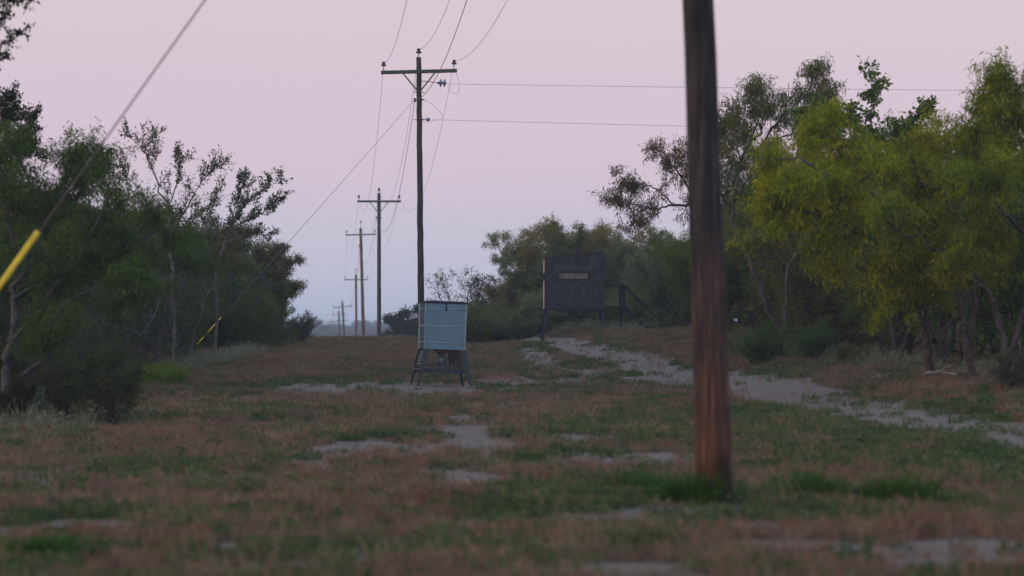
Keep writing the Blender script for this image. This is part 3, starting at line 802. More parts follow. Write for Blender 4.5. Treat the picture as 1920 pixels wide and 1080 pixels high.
hero(32, 84, 322, [
    ([(322, None), (322, 560, 0), (322, 500, 0), (316, 470, 0), (318, 430, 0), (312, 390, 0), (290, 330, .1), (275, 290, .1), (265, 262, .1)], .055, .008, 10, .5, .45),
    ([(278, 300, .1), (268, 280, .1), (248, 262, .1), (237, 246, .1)], .010, .004, 6, .2, .1),
    ([(285, 320, 0), (292, 290, 0), (290, 265, 0), (293, 243, 0)], .011, .004, 7, .2, .1),
    ([(318, 440, 0), (345, 400, -.2), (375, 350, -.3), (400, 320, -.3), (412, 308, -.3)], .022, .005, 16, .45, .12),
    ([(314, 400, 0), (330, 340, .2), (335, 310, .2), (345, 298, .2)], .018, .005, 12, .4, .12),
    ([(318, 430, 0), (270, 390, .2), (240, 350, .3), (230, 320, .3), (222, 305, .3)], .022, .005, 13, .45, .12),
    ([(316, 470, 0), (350, 420, -.3), (390, 390, -.4), (410, 360, -.4)], .02, .005, 13, .45, .12)],
    dict(count=4200, L=(.04, .08), W=.45, droop=.05, spread=.05, mat=LEAF2, bare=.15, lv0=1), (.055, .072, .026), 'half bare small leaved tree with pale trunk rising from the left thicket', name='brush_tree', bark=(.15, .14, .135), ang=(25, 55), n=(7, 5), ln=(.5, .30), up=(.25, .2), t0=(.3, .1), wob=.14)
hero(33, 92, 410, [
    ([(405, None), (408, 560, 0), (405, 510, 0), (425, 450, 0), (445, 400, 0), (470, 375, 0), (500, 352, 0), (528, 338, 0)], .05, .005, 15, .42, .4),
    ([(435, 425, 0), (470, 410, -.1), (505, 392, -.1), (525, 380, -.1)], .018, .005, 13, .42, .1),
    ([(430, 440, 0), (440, 390, .2), (452, 355, .2), (458, 340, .2)], .016, .005, 11, .4, .1),
    ([(408, 490, 0), (430, 455, -.2), (470, 440, -.2), (505, 440, -.2)], .03, .008, 7, .3, .3),
    ([(408, 520, 0), (390, 470, 0), (385, 430, .1), (395, 400, .1)], .03, .008, 7, .45, .3)],
    dict(count=3900, L=(.05, .09), W=.45, droop=.05, spread=.045, mat=LEAF2, bare=.08, lv0=1), (.045, .070, .030), 'thin pale stemmed tree whose leafy bough leans right over the clearing', name='brush_tree', bark=(.13, .125, .12), ang=(20, 50), n=(8, 5), ln=(.5, .26), up=(.25, .2), t0=(.2, .1), wob=.14)
hero(34, 112, 510, [
    ([(505, None), (508, 580, 0), (510, 550, 0), (520, 525, 0), (535, 505, 0), (550, 490, 0)], .055, .01, 9, .4, .3),
    ([(509, 560, 0), (500, 520, .2), (492, 490, .2), (490, 470, .2)], .03, .01, 8, .4, .2),
    ([(512, 545, 0), (530, 540, 0), (545, 545, 0), (555, 545, 0)], .018, .007, 7, .3, .2),
    ([(512, 535, 0), (515, 500, .1), (520, 480, .1), (528, 470, .1)], .02, .008, 8, .35, .2)],
    dict(count=10500, L=(.07, .12), W=.2, droop=.5, spread=.1, mat=LEAF), (.080, .095, .045), 'last small mesquite at the far right end of the left thicket', bark=(.05, .045, .04), ln=(.4, .25, .15))
hero(35, 72, -10, [
    ([(-20, None), (-15, 560, 0), (-10, 450, 0), (-5, 350, 0), (5, 280, 0), (20, 230, 0), (35, 200, 0)], .08, .012, 9, .5, .45),
    ([(0, 340, 0), (25, 290, .1), (45, 260, .1), (72, 215, .1)], .025, .006, 10, .3, .3),
    ([(-5, 360, 0), (30, 310, 0), (55, 290, 0), (65, 280, 0)], .02, .006, 8, .3, .3),
    ([(-5, 300, 0), (0, 240, 0), (5, 210, 0), (12, 185, 0)], .02, .006, 9, .3, .3)],
    dict(count=6500, L=(.045, .08), W=.5, droop=.1, spread=.06, mat=LEAF2, lv0=1), (.030, .045, .018), 'dark small leaved tree top sticking up at the left edge above the mesquite', name='brush_tree', n=(8, 5), ln=(.5, .28), up=(.2, .1), t0=(.3, .1), wob=.16)
hero(36, 50, -170, [
    ([(-170, None), (-170, 500, 0), (-160, 300, 0), (-140, 150, 0), (-120, 0, 0), (-100, -150, 0)], .12, .04, 8, .9, .5),
    ([(-150, 220, 0), (-90, 160, 0), (-50, 130, 0), (-15, 100, 0), (10, 78, 0), (34, 62, 0)], .04, .006, 7, .22, .5),
    ([(-140, 150, 0), (-80, 80, 0), (-40, 55, 0), (5, 38, 0)], .035, .006, 8, .22, .4),
    ([(-130, 60, 0), (-60, 10, 0), (0, 0, 0), (52, 3, 0)], .04, .006, 11, .25, .35),
    ([(-150, 230, 0), (-80, 190, 0), (-40, 135, 0), (5, 108, 0)], .03, .006, 7, .2, .5)],
    dict(count=1500, L=(.045, .075), W=.55, droop=.1, spread=.035, mat=LEAF2, lv0=1), (.022, .032, .014), 'dark leaved overhanging tree whose twigs enter at the top left corner', name='overhanging_tree', n=(8, 4), ln=(.4, .20), up=(.1, .05), t0=(.3, .1), wob=.16)

# -- thicket: a few kinds, each copy its own object
def tall(me):
    co = np.empty(len(me.vertices) * 3, dtype=np.float32); me.vertices.foreach_get('co', co); return float(np.percentile(co[2::3], 99.3))
def mesq_proto(seed, h=4.0, count=30000, rx=2.2):
    T = Tree(seed, t0=(.3, .1, .05)); rng = T.rng
    for i in range(rng.choice((3, 4, 5))):
        a = i * 2.1 + rng.uniform(-.5, .5); q = rng.uniform(.45, 1) * rx
        T.limb([(rng.uniform(-.1, .1), rng.uniform(-.1, .1), -.1), (math.cos(a) * q * .15, math.sin(a) * q * .15, h * .22), (math.cos(a) * q * .45, math.sin(a) * q * .45, h * .48), (math.cos(a + .3) * q * .8, math.sin(a + .3) * q * .8, h * .72), (math.cos(a + .4) * q, math.sin(a + .4) * q, h * rng.uniform(.75, .92))], .07, .014, 9, .95)
    lm = T.leaves(count, zmin=h * .12, **{**FEATH, 'mat': LEAF3})
    return T.wood(), lm, tall(lm)
def scrub_proto(seed, h=2.6, count=16000, rx=1.1, leaf=SMALL, bare=.08):
    T = Tree(seed, n=(7, 5, 3), ln=(.7, .4, .22), t0=(.08, .08, .05), up=(.22, .12, .05)); rng = T.rng
    for i in range(6):
        a = i * 1.05 + rng.uniform(-.4, .4); q = rng.uniform(.3, 1) * rx
        T.limb([(math.cos(a) * .1, math.sin(a) * .1, -.1), (math.cos(a) * q * .4, math.sin(a) * q * .4, h * .3), (math.cos(a) * q * .8, math.sin(a) * q * .8, h * .6), (math.cos(a + .3) * q, math.sin(a + .3) * q, h * rng.uniform(.7, 1))], .035, .006)
    lm = T.leaves(count, bare=bare, **leaf)
    return T.wood(), lm, tall(lm)
MES = [mesq_proto(100 + i, 4.0, 26000) for i in range(3)]
SCR = [scrub_proto(200 + i) for i in range(3)]
SCRF = [scrub_proto(210 + i, 2.6, 15000, 1.2, dict(L=(.06, .11), W=.22, droop=.4, spread=.09, mat=LEAF3)) for i in range(2)]
BARE_T = [scrub_proto(220, 2.6, 2500, 1.0, SMALL, .5)]
BUSH = [scrub_proto(230 + i, 1.2, 11000, .8, dict(L=(.04, .07), W=.4, droop=.1, spread=.07, mat=LEAF2)) for i in range(2)]

TH = random.Random(77)
def vary(c, k=.2): 
    f = TH.uniform(1 - k, 1 + k); return tuple(max(.004, v * f * TH.uniform(.92, 1.08)) for v in c)
def copy_tree(kind, x, y, h, label, group, name='brush_tree', cat='tree', col=DKG, bark=(.055, .05, .047), wide=1.):
    w, l, h0 = TH.choice(kind); s = h / h0; sw = s * wide * TH.uniform(.9, 1.15)
    return put_tree(name, label, cat, group, w, l, (x, y, gz(x, y) - .03), TH.uniform(0, 6.28), (sw, sw, s), vary(col), vary(bark))
def topz(px, py, d): return at(px, py, d).z
def grow_to(kind, px, py, d, **k):
    """a copy standing at distance d whose tip is seen at that pixel"""
    x = xz(px, d); return copy_tree(kind, x, d, max(.4, topz(px, py, d) - gz(x, d)), **k)

LB = dict(label='dark green brush in the thick growth left of the clearing', group='brush of the left thicket')
RB = dict(label='green brush in the shade behind the right hand mesquites', group='brush of the right thicket')
BB = dict(label='olive and yellow brush behind the dark hunting blind', group='brush behind the hunting blind')
# left: inside the thicket, a continuous depth of growth
for i in range(58):
    d = 62 + 66 * (i + TH.random()) / 58
    edge = -7.6 + .010 * (d - 60)
    x = edge - abs(TH.gauss(0, 2.2)) - TH.uniform(.2, 1.2)
    x = max(x, -.1333 * d - 2.0)
    ph = np.interp(960 + x / d * FPX, [-100, 120, 260, 380, 480, 560], [345, 350, 400, 430, 480, 560])
    h = min(4.4, (640 - ph) * d / FPX + CAMZ - gz(x, d)) * TH.uniform(.7, 1.06)
    ppx = 960 + x / d * FPX
    if 345 < ppx < 475 and d < 107: continue
    LB = dict(zip(('label', 'group'), ('dark brush behind the big mesquite at the left edge', 'brush at the left edge') if ppx < 190 else ('dark brush around the foot of the half bare tree', 'brush around the half bare tree') if ppx < 370 else ('dark brush beside the yellow guard in the left thicket', 'brush beside the left yellow guard') if ppx < 470 else ('dark brush at the far end of the left thicket', 'brush at the far end of the left thicket')))
    copy_tree(TH.choice([MES, SCRF, SCR, SCR]), x, d, max(h, 1.0), col=TH.choice([DKG, MIDG, (.070, .092, .035), (.09, .098, .04)]), bark=TH.choice([(.055, .05, .047), (.12, .115, .11)]), **LB)
for i in range(26):                       # low growth along its foot
    d = 62 + 64 * (i + TH.random()) / 26
    x = (-8.5 if d < 86 else -7.3) + .009 * (d - 60) - TH.uniform(0, .9)
    if 350 < 960 + x / d * FPX < 470 and d < 106: continue
    copy_tree(BUSH, x, d, TH.uniform(.5, 1.1), label='low dark bush along the foot of the left thicket', group='low bushes at the left edge', name='bush', cat='bush', col=TH.choice([DKG, (.075, .09, .05), (.08, .105, .04)]), wide=1.2)
for px, py, d in ((120, 520, 68), (215, 480, 74), (60, 560, 64), (285, 500, 78), (170, 590, 66), (345, 505, 86), (440, 500, 108), (395, 520, 110)):      # dead grey brush showing its twigs
    grow_to(BARE_T, px, py, d, label='bare grey twigged brush in front of the left thicket', group='bare brush at the left', col=(.06, .08, .03), bark=(.10, .105, .11), wide=1.3)
for px, py, d in ((355, 540, 109), (385, 500, 112), (412, 525, 108), (440, 480, 114), (462, 520, 109), (485, 500, 112), (345, 560, 97), (470, 560, 106)):
    grow_to(SCRF, px, py, d, label='green brush standing close behind the thin yellow guard', group='brush close behind the yellow guard', col=MIDG, wide=1.2)
# right: behind the front mesquites
for i in range(50):
    d = 66 + 52 * (i + TH.random()) / 50
    edge = np.interp(d, [60, 72, 85, 100, 118], [8.2, 6.2, 5.8, 6.0, 6.4])
    x = min(edge + abs(TH.gauss(0, 2.0)) + TH.uniform(.2, 1.0), .1333 * d + 2.0)
    ph = np.interp(960 + x / d * FPX, [1150, 1290, 1380, 1500, 1700, 1950], [440, 430, 400, 330, 290, 250])
    h = min(5.0, (640 - ph) * d / FPX + CAMZ - gz(x, d)) * TH.uniform(.7, 1.08)
    ppx = 960 + x / d * FPX
    RB = dict(zip(('label', 'group'), ('brush between the blind stair and the near pole', 'brush left of the near pole') if ppx < 1340 else ('green brush around the leaning pale trunk right of the near pole', 'brush right of the near pole') if ppx < 1560 else ('shaded brush behind the yellow green mesquite', 'brush behind the yellow green mesquite') if ppx < 1760 else ('shaded brush behind the stems at the right edge', 'brush at the right edge')))
    copy_tree(TH.choice([MES, MES, SCRF, SCR]), x, d, max(h, 1.0), col=TH.choice([MIDG, (.11, .13, .026), (.085, .11, .04), DKG]), **RB)
for i in range(16):                       # the wood goes on behind, closing the view under the crowns
    px = 1300 + 640 * (i + TH.random()) / 16; d = TH.uniform(112, 128) if i > 1 else 100.; x = xz(px, d)
    copy_tree([MES[0], SCRF[0], SCRF[1]], x, d, TH.uniform(3.2, 4.2) if i > 1 else 2.6, label='tall brush closing the view far back in the right wood', group='far brush of the right wood', col=MIDG, wide=1.3)
# behind the blind: stepped skyline from (850,600) up to the tall olive crown at (1080,400)
TH = random.Random(910)
SKY = [(845, 585), (868, 560), (890, 545), (915, 525), (940, 505), (958, 492), (985, 480), (1010, 460), (1030, 430), (1060, 412), (1085, 418), (1115, 430), (1150, 428), (1185, 450), (1215, 450), (1250, 430), (1280, 420)]
for i, (px, py) in enumerate(SKY):
    for row, (d, dy_) in enumerate(((124, 14), (131, 0))):
        if px > 1215: d = d - 7
        elif row == 0: d += 3
        BB = dict(zip(('label', 'group'), ('low olive brush between the feeder and the blind', 'brush between feeder and blind') if px < 1000 else ('olive brush straight behind the dark hunting blind', 'brush behind the hunting blind') if px < 1130 else ('yellowish brush behind the stair rail of the blind', 'brush behind the blind stair')))
        k = TH.choice([SCRF, SCR, SCRF]) if px < 1010 else TH.choice([MES, SCRF, SCRF])
        if px in (868, 940) and row: k = BARE_T
        grow_to(k, px + TH.uniform(-10, 10), py + (26 if px < 1015 else 6) + dy_ * TH.uniform(.4, 2.0), d + TH.uniform(-2, 2), col=TH.choice([(.115, .155, .08), (.165, .18, .07), (.14, .17, .09), (.12, .155, .085), (.175, .165, .07)]), wide=TH.uniform(.95, 1.2), **BB)
for i in range(26):
    px = 860 + 440 * (i + TH.random()) / 26; d = TH.uniform(119, 123) if px < 1245 else TH.uniform(115, 119)
    x = xz(px, d)
    copy_tree(BUSH, x, d, TH.uniform(.7, 1.5), label='low bush along the ground behind the blind legs', group='low bushes behind the blind', name='bush', cat='bush', col=TH.choice([(.11, .15, .07), (.10, .15, .05), (.14, .155, .085)]), wide=1.25)
grow_to(BARE_T, 875, 502, 127, label='bare twiggy grey tree left of the blind against the sky', group=None, col=(.05, .045, .03), bark=(.05, .045, .045), wide=1.1)
grow_to(MES, 1085, 415, 127, label='tall olive crowned tree straight above the blind roof', group=None, name='mesquite_tree', col=(.15, .15, .06), wide=.55)
# single bushes that stand out
def bush(px, py, d, w_px, label, col, kind=BUSH, name='bush', py_base=None):
    x = xz(px, d); h = topz(px, py, d) - gz(x, d); w, l, h0 = kind[TH.randrange(len(kind))]
    r = w_px / 2 / FPX * d; s = h / h0
    return put_tree(name, label, 'bush', None, w, l, (x, d, gz(x, d) - .03), TH.uniform(0, 6), (r / 1.0, r / 1.0, s), col)
bush(205, 628, 51, 190, 'rounded dark green bush standing forward of the left thicket', (.045, .070, .030))
bush(120, 660, 52, 150, 'lower dark bush beside the prickly pear at the left', (.040, .060, .026))
bush(30, 700, 51, 120, 'small dark bush at the left edge under the mesquite branches', (.024, .034, .015))
bush(205, 640, 66, 90, 'loose grey green bush behind the rounded dark bush', (.055, .075, .035))
bush(1425, 602, 74, 130, 'deep green bush right behind the near pole', (.055, .125, .034))
bush(1525, 600, 73, 130, 'deep green bush left of the yellow green mesquite drip line', (.058, .130, .036))
bush(1600, 640, 70, 110, 'olive low bush under the drooping yellow green foliage', (.09, .105, .035))
bush(1900, 650, 57, 110, 'grey green low bush at the right edge beside the leaning trunk', (.055, .075, .045))
bush(562, 602, 124, 34, 'tiny leafy shrub at the end of the left thicket on the crest', (.05, .055, .04), SCR)
bush(1230, 440, 121, 80, 'bare twigged grey shrub above the stair rail of the blind', (.06, .055, .045), BARE_T)

# far trees beyond the crest
jun = scrub_proto(300, 4.4, 16000, 1.1, dict(L=(.10, .18), W=.45, droop=-.2, spread=.2, mat=LEAF2), 0)
x = xz(772, 225); put_tree('juniper_tree', 'dark hazy evergreen tree on the skyline just left of the feeder', 'tree', None, jun[0], jun[1], (x, 225, gz(x, 225) - .1), 1., (1.15, 1.15, (topz(772, 574, 225) - gz(x, 225)) / jun[2]), (.030, .040, .030))
x = xz(742, 228); put_tree('juniper_tree', 'lower hazy evergreen joined to the left of the skyline tree', 'tree', None, jun[0], jun[1], (x, 228, gz(x, 228) - .1), 3., (.8, .8, (topz(742, 600, 228) - gz(x, 228)) / jun[2]), (.030, .040, .030))
for i in range(30):
    px = 540 + 330 * (i + TH.random()) / 30; d = TH.uniform(1000, 1700); x = xz(px, d)
    py = TH.uniform(598, 621); h = topz(px, py, d) - gz(x, d); w, l, h0 = TH.choice(MES)
    put_tree('distant_tree', 'blue hazed tree in the low row far beyond the crest', 'tree', 'distant row of trees beyond the crest', w, l, (x, d, gz(x, d) - .2), TH.uniform(0, 6), (h / h0 * 1.8, h / h0 * 1.8, h / h0), vary((.04, .05, .03)))

# -- prickly pear, grass clumps, dead wood
def prickly_pear(px, py, label):
    x, y = hit(px, py); o = empty('prickly_pear', (x, y, gz(x, y) - .03)); tag(o, label, 'cactus')
    rng = random.Random(5)
    m = MB(); n = 14
    vs = []; fs = []
    for k in range(n):                                     # pad: thick egg shaped disc
        a = 2 * math.pi * k / n; rx = .5 * math.sin(a) * (.85 + .2 * math.cos(a)); z = .5 - .5 * math.cos(a)
        vs += [(rx, -.05, z), (rx * .86, -.11, .5 + (z - .5) * .86), (rx, .05, z), (rx * .86, .11, .5 + (z - .5) * .86)]
    for k in range(n):
        j = (k + 1) % n; a, b_ = 4 * k, 4 * j
        fs += [(a, b_, b_ + 1, a + 1), (a + 2, a + 3, b_ + 3, b_ + 2), (a, a + 2, b_ + 2, b_)]
    fs += [tuple(4 * k + 1 for k in range(n)), tuple(4 * k + 3 for k in reversed(range(n)))]
    m.add(vs, fs); me = bpy.data.meshes.new('pad'); me.from_pydata(m.v, [], m.f); me.materials.append(CACTUS)
    me.polygons.foreach_set('use_smooth', np.ones(len(me.polygons), dtype=bool)); me.update()
    lst = []
    for i in range(5):
        p = Vector((rng.uniform(-.28, .28), rng.uniform(-.15, .15), 0)); lst.append((p, rng.uniform(-.4, .4), rng.uniform(.20, .26), rng.uniform(-.7, .7)))
    for i in range(9):
        b_ = rng.choice(lst[:5]); tip = b_[0] + Vector((math.sin(b_[1]) * b_[2] * .95, 0, math.cos(b_[1]) * b_[2] * .92)); lst.append((tip + Vector((rng.uniform(-.06, .06), rng.uniform(-.04, .04), 0)), b_[1] + rng.uniform(-.7, .7), rng.uniform(.15, .21), rng.uniform(-.9, .9)))
    for p, tilt, s, yaw in lst:
        q = link_mesh('pad', me, o); q.location = p; q.rotation_euler = (rng.uniform(-.2, .2), tilt, yaw); q.scale = (s * .95, s, s)
    return o
prickly_pear(58, 772, 'blue green prickly pear cactus in the shade at the left edge')

def clump(px, py, w, h, n, label, mat=LUSH, wid=.012, name='grass_clump'):
    x, y = hit(px, py); rng = random.Random(int(px * 7 + py))
    parts = [tuft_mesh('part', rng, max(20, n // 9), h * rng.uniform(.45, 1.15), w * .38, wid, .8, mat) for _ in range(9)]
    VV = []; FF = []; nv = 0
    for q in parts:
        co = np.empty(len(q.vertices) * 3, dtype=np.float32); q.vertices.foreach_get('co', co); co = co.reshape(-1, 3)
        a = rng.uniform(0, 6.28); r_ = w * rng.random() ** .7; co[:, 0] += r_ * math.cos(a); co[:, 1] += r_ * math.sin(a) * 1.3
        fi = np.empty(len(q.loops), dtype=np.int32); q.loops.foreach_get('vertex_index', fi); VV.append(co); FF.append(fi.reshape(-1, 4) + nv); nv += len(co); bpy.data.meshes.remove(q)
    me = fast_mesh('blades', np.concatenate(VV), np.concatenate(FF)); me.materials.append(mat)
    o = link_mesh(name, me, None, None, (x, y, gz(x, y))); tag(o, label, 'grass clump')
    return o
clump(1262, 944, .30, .24, 1300, 'bright green grass clump hugging the foot of the near pole')
clump(1195, 930, .22, .20, 500, 'smaller green grass clump left of the near pole foot')
clump(1530, 940, .28, .24, 700, 'green grass clump between the near pole and the right corner')
clump(1690, 950, .30, .26, 700, 'green grass clump nearest the right corner below the track')
clump(1190, 1040, .16, .16, 420, 'low green clump near the bottom edge below the near pole')
clump(1035, 955, .26, .13, 500, 'flat dark green weed patch left of the near pole', GREENW_M)
clump(60, 1058, .24, .16, 500, 'dark green clump in the bottom left corner')
clump(365, 1000, .17, .12, 350, 'small green clump on the lower left dry ground', GREENW_M)
clump(303, 722, .50, .38, 2600, 'vivid lime green grass mound at the edge of the left thicket', LIME, .012)
clump(945, 1058, .07, .10, 120, 'tiny green tuft near the bottom centre', GREENW_M)

def dead_branch(label, a, b, d, r, sag=0, fork=True):
    m = MB(); A = at(*a, d); B = at(*b, d); M = (A + B) / 2 + Vector((0, .15, sag)); rng = random.Random(int(a[0]))
    A.z = max(A.z, gz(A.x, A.y) + r * .6); B.z = max(B.z, gz(B.x, B.y) + r * .6)
    pts = curve_pts([A, A.lerp(M, .6), M, M.lerp(B, .6), B], 3); L = (B - A).length
    pts = [p + Vector((rng.gauss(0, .01), rng.gauss(0, .01), rng.gauss(0, .006))) for p in pts]
    m.tube(pts, [r * (1 - .6 * i / len(pts)) for i in range(len(pts))], 6)
    o = m.build('fallen_branch', DEADWOOD, None, True); tag(o, label, 'branch')
    if fork:
        m = MB(); q = pts[len(pts) // 2]; m.tube([q, q + (B - A).normalized() * L * .15 + Vector((0, -.1, .07)), q + (B - A).normalized() * L * .3 + Vector((0, -.2, .10))], [r * .5, r * .4, r * .2], 5)
        m.build('side_twig', DEADWOOD, o, True)
    return o
dead_branch('pale fallen branch on the ground below the forked mesquite stems', (1735, 701), (1795, 704), 60, .035, .04)
dead_branch('pale straight stick leaning in the shade of the left thicket', (232, 622), (258, 634), 78, .016, 0, False)

# ------------------------------------------------------------------ power line
def v(*a): return Vector(a)
PX = [(32.0, 1341), (121.0, 790), (212.0, 711), (302.0, 684), (390.0, 668.5), (477.0, 651), (560.0, 641)]
def insulator(parent, loc, s=1.0, mat=CERAMIC, pin=.14):
    m = MB(); m.lathe([(.012, -.02), (.012, pin)], 8); p = m.build('insulator', STEEL, parent, True, loc)
    m = MB(); m.lathe([(.05, pin), (.085, pin + .015), (.08, pin + .05), (.05, pin + .065), (.045, pin + .09), (.062, pin + .10), (.058, pin + .13), (.03, pin + .15)], 12)
    m.v = [(x * s, y * s, z if z < pin else pin + (z - pin) * s) for x, y, z in m.v]
    m.build('skirt', mat, p, True)
    return pin + .105 * s
def power_pole(i, label, top_rel, r0, r1, top_px, mat, arms, brace=True, top_pin=.14, arm_mat=ARM):
    """arms: list of (metres below the top, half length, tilt, material). Returns root and wire seats in world space."""
    d, bpx = PX[i]; x = xz(bpx, d); zb = gz(x, d)
    topP = v(xz(top_px, d), d, CAMZ + top_rel); root = empty('power_pole', (x, d, zb)); tag(root, label, 'power pole')
    H = topP.z - zb; lean = v(topP.x - x, 0, H)
    m = MB(); rings = 26; pts = []; rad = []
    rng = random.Random(40 + i)
    for k in range(rings + 1):
        t = k / rings; pts.append(lean * t + v(rng.gauss(0, .004), rng.gauss(0, .004), 0) - v(0, 0, .25 if k == 0 else 0)); rad.append((r0 + (r1 - r0) * t ** .9) * (1 + rng.gauss(0, .006)))
    m.tube(pts, rad, 20); m.build('shaft', mat, root, True)
    seats = {}
    up = lean.normalized(); yaw = Matrix.Rotation(math.atan(.0523), 3, 'Z')
    pin_z = insulator(root, lean - v(.0, 0, .02), 1.1, CERAMIC if i < 3 else CERAMIC_GREY, top_pin)
    seats['c'] = topP + v(0, 0, pin_z - .02)
    for ai, (below, half, tilt, am) in enumerate(arms):
        c = lean * (1 - below / H); rr = r0 + (r1 - r0) * (1 - below / H)
        M = yaw @ Matrix.Rotation(-tilt, 3, 'Y')
        off = M @ v(0, -(rr + .045), 0)
        m = MB(); m.box((0, 0, 0), (half * 2, .09, .115), None, .008); m.v = [tuple(M @ Vector(p)) for p in m.v]
        a = m.build('crossarm', am, root, False, c + off)
        m = MB(); m.tube([M @ v(0, -.06, 0), M @ v(0, .03 + rr * 2 + .06, 0)], .011, 8); m.build('bolt', STEEL, a)
        for s in (-1, 1):
            e = M @ v(s * (half - .09), 0, .057)
            h = insulator(root, c + off + e, 1.0, CERAMIC if i < 3 else CERAMIC_GREY)
            if ai == 0: seats['l' if s < 0 else 'r'] = v(x, d, zb) + c + off + e + v(0, 0, h)
            if brace:
                m = MB(); m.bar(off + M @ v(s * half * .42, -.055, -.05), off + v(s * .04, -.055, -.62), .045, .008, (0, 1, 0)); m.build('brace', STEEL if i > 1 else ARM, root, False, c)
    nb = 1.35
    c = lean * (1 - nb / H); rr = r0 + (r1 - r0) * (1 - nb / H)
    m = MB(); m.lathe([(.012, -.06), (.045, -.055), (.045, -.035), (.028, -.02), (.028, .02), (.045, .035), (.045, .055), (.012, .06)], 10); m.build('neutral_spool', CERAMIC, root, True, c + v(-rr - .05, 0, 0))
    m = MB(); m.box((-rr * .5 - .02, 0, 0), (rr + .10, .03, .02)); m.box((rr + .03, 0, 0), (.10, .02, .02)); m.build('neutral_bracket', STEEL, root, False, c)
    seats['n'] = v(x, d, zb) + c + v(-rr - .05, -.04, 0)
    return root, seats, lean, H
def rel(py, d): return (640 - py) * d / FPX
roots = []
spec = [(0, 'thick weathered brown utility pole standing close on the right, out of focus', 10.75, .158, .085, 1252, POLE_NEAR, [(.55, 1.22, 0, ARM)], True, .14),
        (1, 'tall utility pole with green crossarm rising behind the metal feeder', rel(107, 121), .110, .080, 785, POLE_FAR, [(.46, 1.20, .028, ARM)], True, .14),
        (2, 'second tee shaped utility pole left of the feeder pole, green crossarm', rel(362, 212), .130, .095, 710.5, POLE_FAR, [(.46, 1.20, 0, ARM)], True, .14),
        (3, 'leaning utility pole with pale blue grey crossarm and tall top pin', rel(428, 302), .150, .11, 676, POLE_RED, [(.50, 1.20, .03, ARM_BLUE)], False, .45),
        (4, 'slim reddish utility pole with pale crossarm left of the leaning one', rel(515, 390), .140, .11, 667.5, POLE_RED, [(.50, 1.20, .01, ARM_BLUE)], False, .5),
        (5, 'small distant utility pole leaning left with its crossarm tilted up', rel(567, 477), .15, .12, 642, POLE_FAR, [(.55, 1.22, .10, ARM_BLUE)], False, .14),
        (6, 'farthest utility pole with two crossarms, the upper one lit orange', rel(583, 560), .16, .13, 635, POLE_FAR, [(.55, .95, .05, ARM_ORANGE_LIT), (1.45, 1.25, .06, ARM_BLUE)], False, .2)]
SEAT = []; LEANS = []
for a in spec:
    rt, st, ln_, H = power_pole(*a); roots.append(rt); SEAT.append(st); LEANS.append((ln_, H))
def span(a, b, sag, n=28):
    return [a.lerp(b, k / n) - v(0, 0, 4 * sag * (k / n) * (1 - k / n)) for k in range(n + 1)]
SAG = [2.0, 2.4, 2.1, 1.8, 1.6, 1.2]
for key, txt, r in (('l', 'left conductor wire running from pole to pole along the line', .0055), ('c', 'centre conductor wire resting on the pole top insulators', .0055), ('r', 'right conductor wire running from pole to pole along the line', .0055), ('n', 'thicker neutral wire slung lowest on the poles', .008)):
    pts = []
    for k in range(6):
        s = span(SEAT[k][key], SEAT[k + 1][key], SAG[k] * (1.0 if key != 'n' else .9)); pts += s if k == 0 else s[1:]
    m = MB(); m.tube(pts, r, 5); tag(m.build('power_wire', WIRE, None, True), txt, 'wire')
# details of the pole behind the feeder: dead ends of the tap to the right, jumpers, guy hook
d1 = 121.0; root1 = roots[1]; O1 = Vector(root1.location)
def loc1(px, py, dy=0.): return at(px, py, d1) + v(0, dy, 0) - O1
m = MB(); m.tube([loc1(790, 152), loc1(800, 152.5), loc1(822, 155.5)], .012, 6); m.build('dead_end_rod', STEEL, root1)
def disc_string(name, c, s, n):
    M = Matrix.Rotation(math.radians(94), 3, 'Y')
    m = MB(); m.lathe([(.02, -.02), (.045, 0), (.05, .06), (.03, .075)], 10, c, M); o = m.build(name, CERAMIC_GREY, root1, True)
    for k in range(n):
        cc = Vector(c) + v(.10 + .115 * k, 0, -.005 * k)
        m = MB(); m.lathe([(.03, -.05), (.10 * s, -.035), (.125 * s, .0), (.11 * s, .012), (.05, .03), (.035, .06)], 16, cc, M); m.build('disc', CERAMIC_GREY, o, True)
    return o
disc_string('dead_end_insulator', loc1(821, 155.4), 1.05, 2)
m = MB(); m.tube([loc1(792, 223.5), loc1(798, 223.8)], .012, 6); m.build('dead_end_rod', STEEL, root1)
m = MB(); m.lathe([(.02, -.06), (.055, -.03), (.062, .02), (.05, .05), (.02, .08)], 12, loc1(802, 224), Matrix.Rotation(math.radians(92), 3, 'Y')); m.build('dead_end_insulator', CERAMIC_GREY, root1, True)
for nm, pp in (('jumper', [(842, 158), (844, 170), (852, 176), (860, 172), (861, 158), (858, 145), (855, 136)]), ('jumper', [(792, 187), (806, 193), (820, 204), (829, 216), (827, 224)]), ('jumper', [(792, 224), (797, 229), (804, 229), (812, 226), (820, 224.5)]), ('jumper', [(778, 174), (779, 160), (782, 142), (783, 120), (785, 104)])):
    m = MB(); m.tube(curve_pts([loc1(a, b, -.03) for a, b in pp], 4), .005, 5); m.build(nm, WIRE, root1, True)
for py in (173, 186, 224.5):
    c = loc1(786, py); m = MB(); m.tube([c + v(-.17, 0, 0), c + v(.17, 0, 0)], .012, 6); m.build('bolt', STEEL, root1)
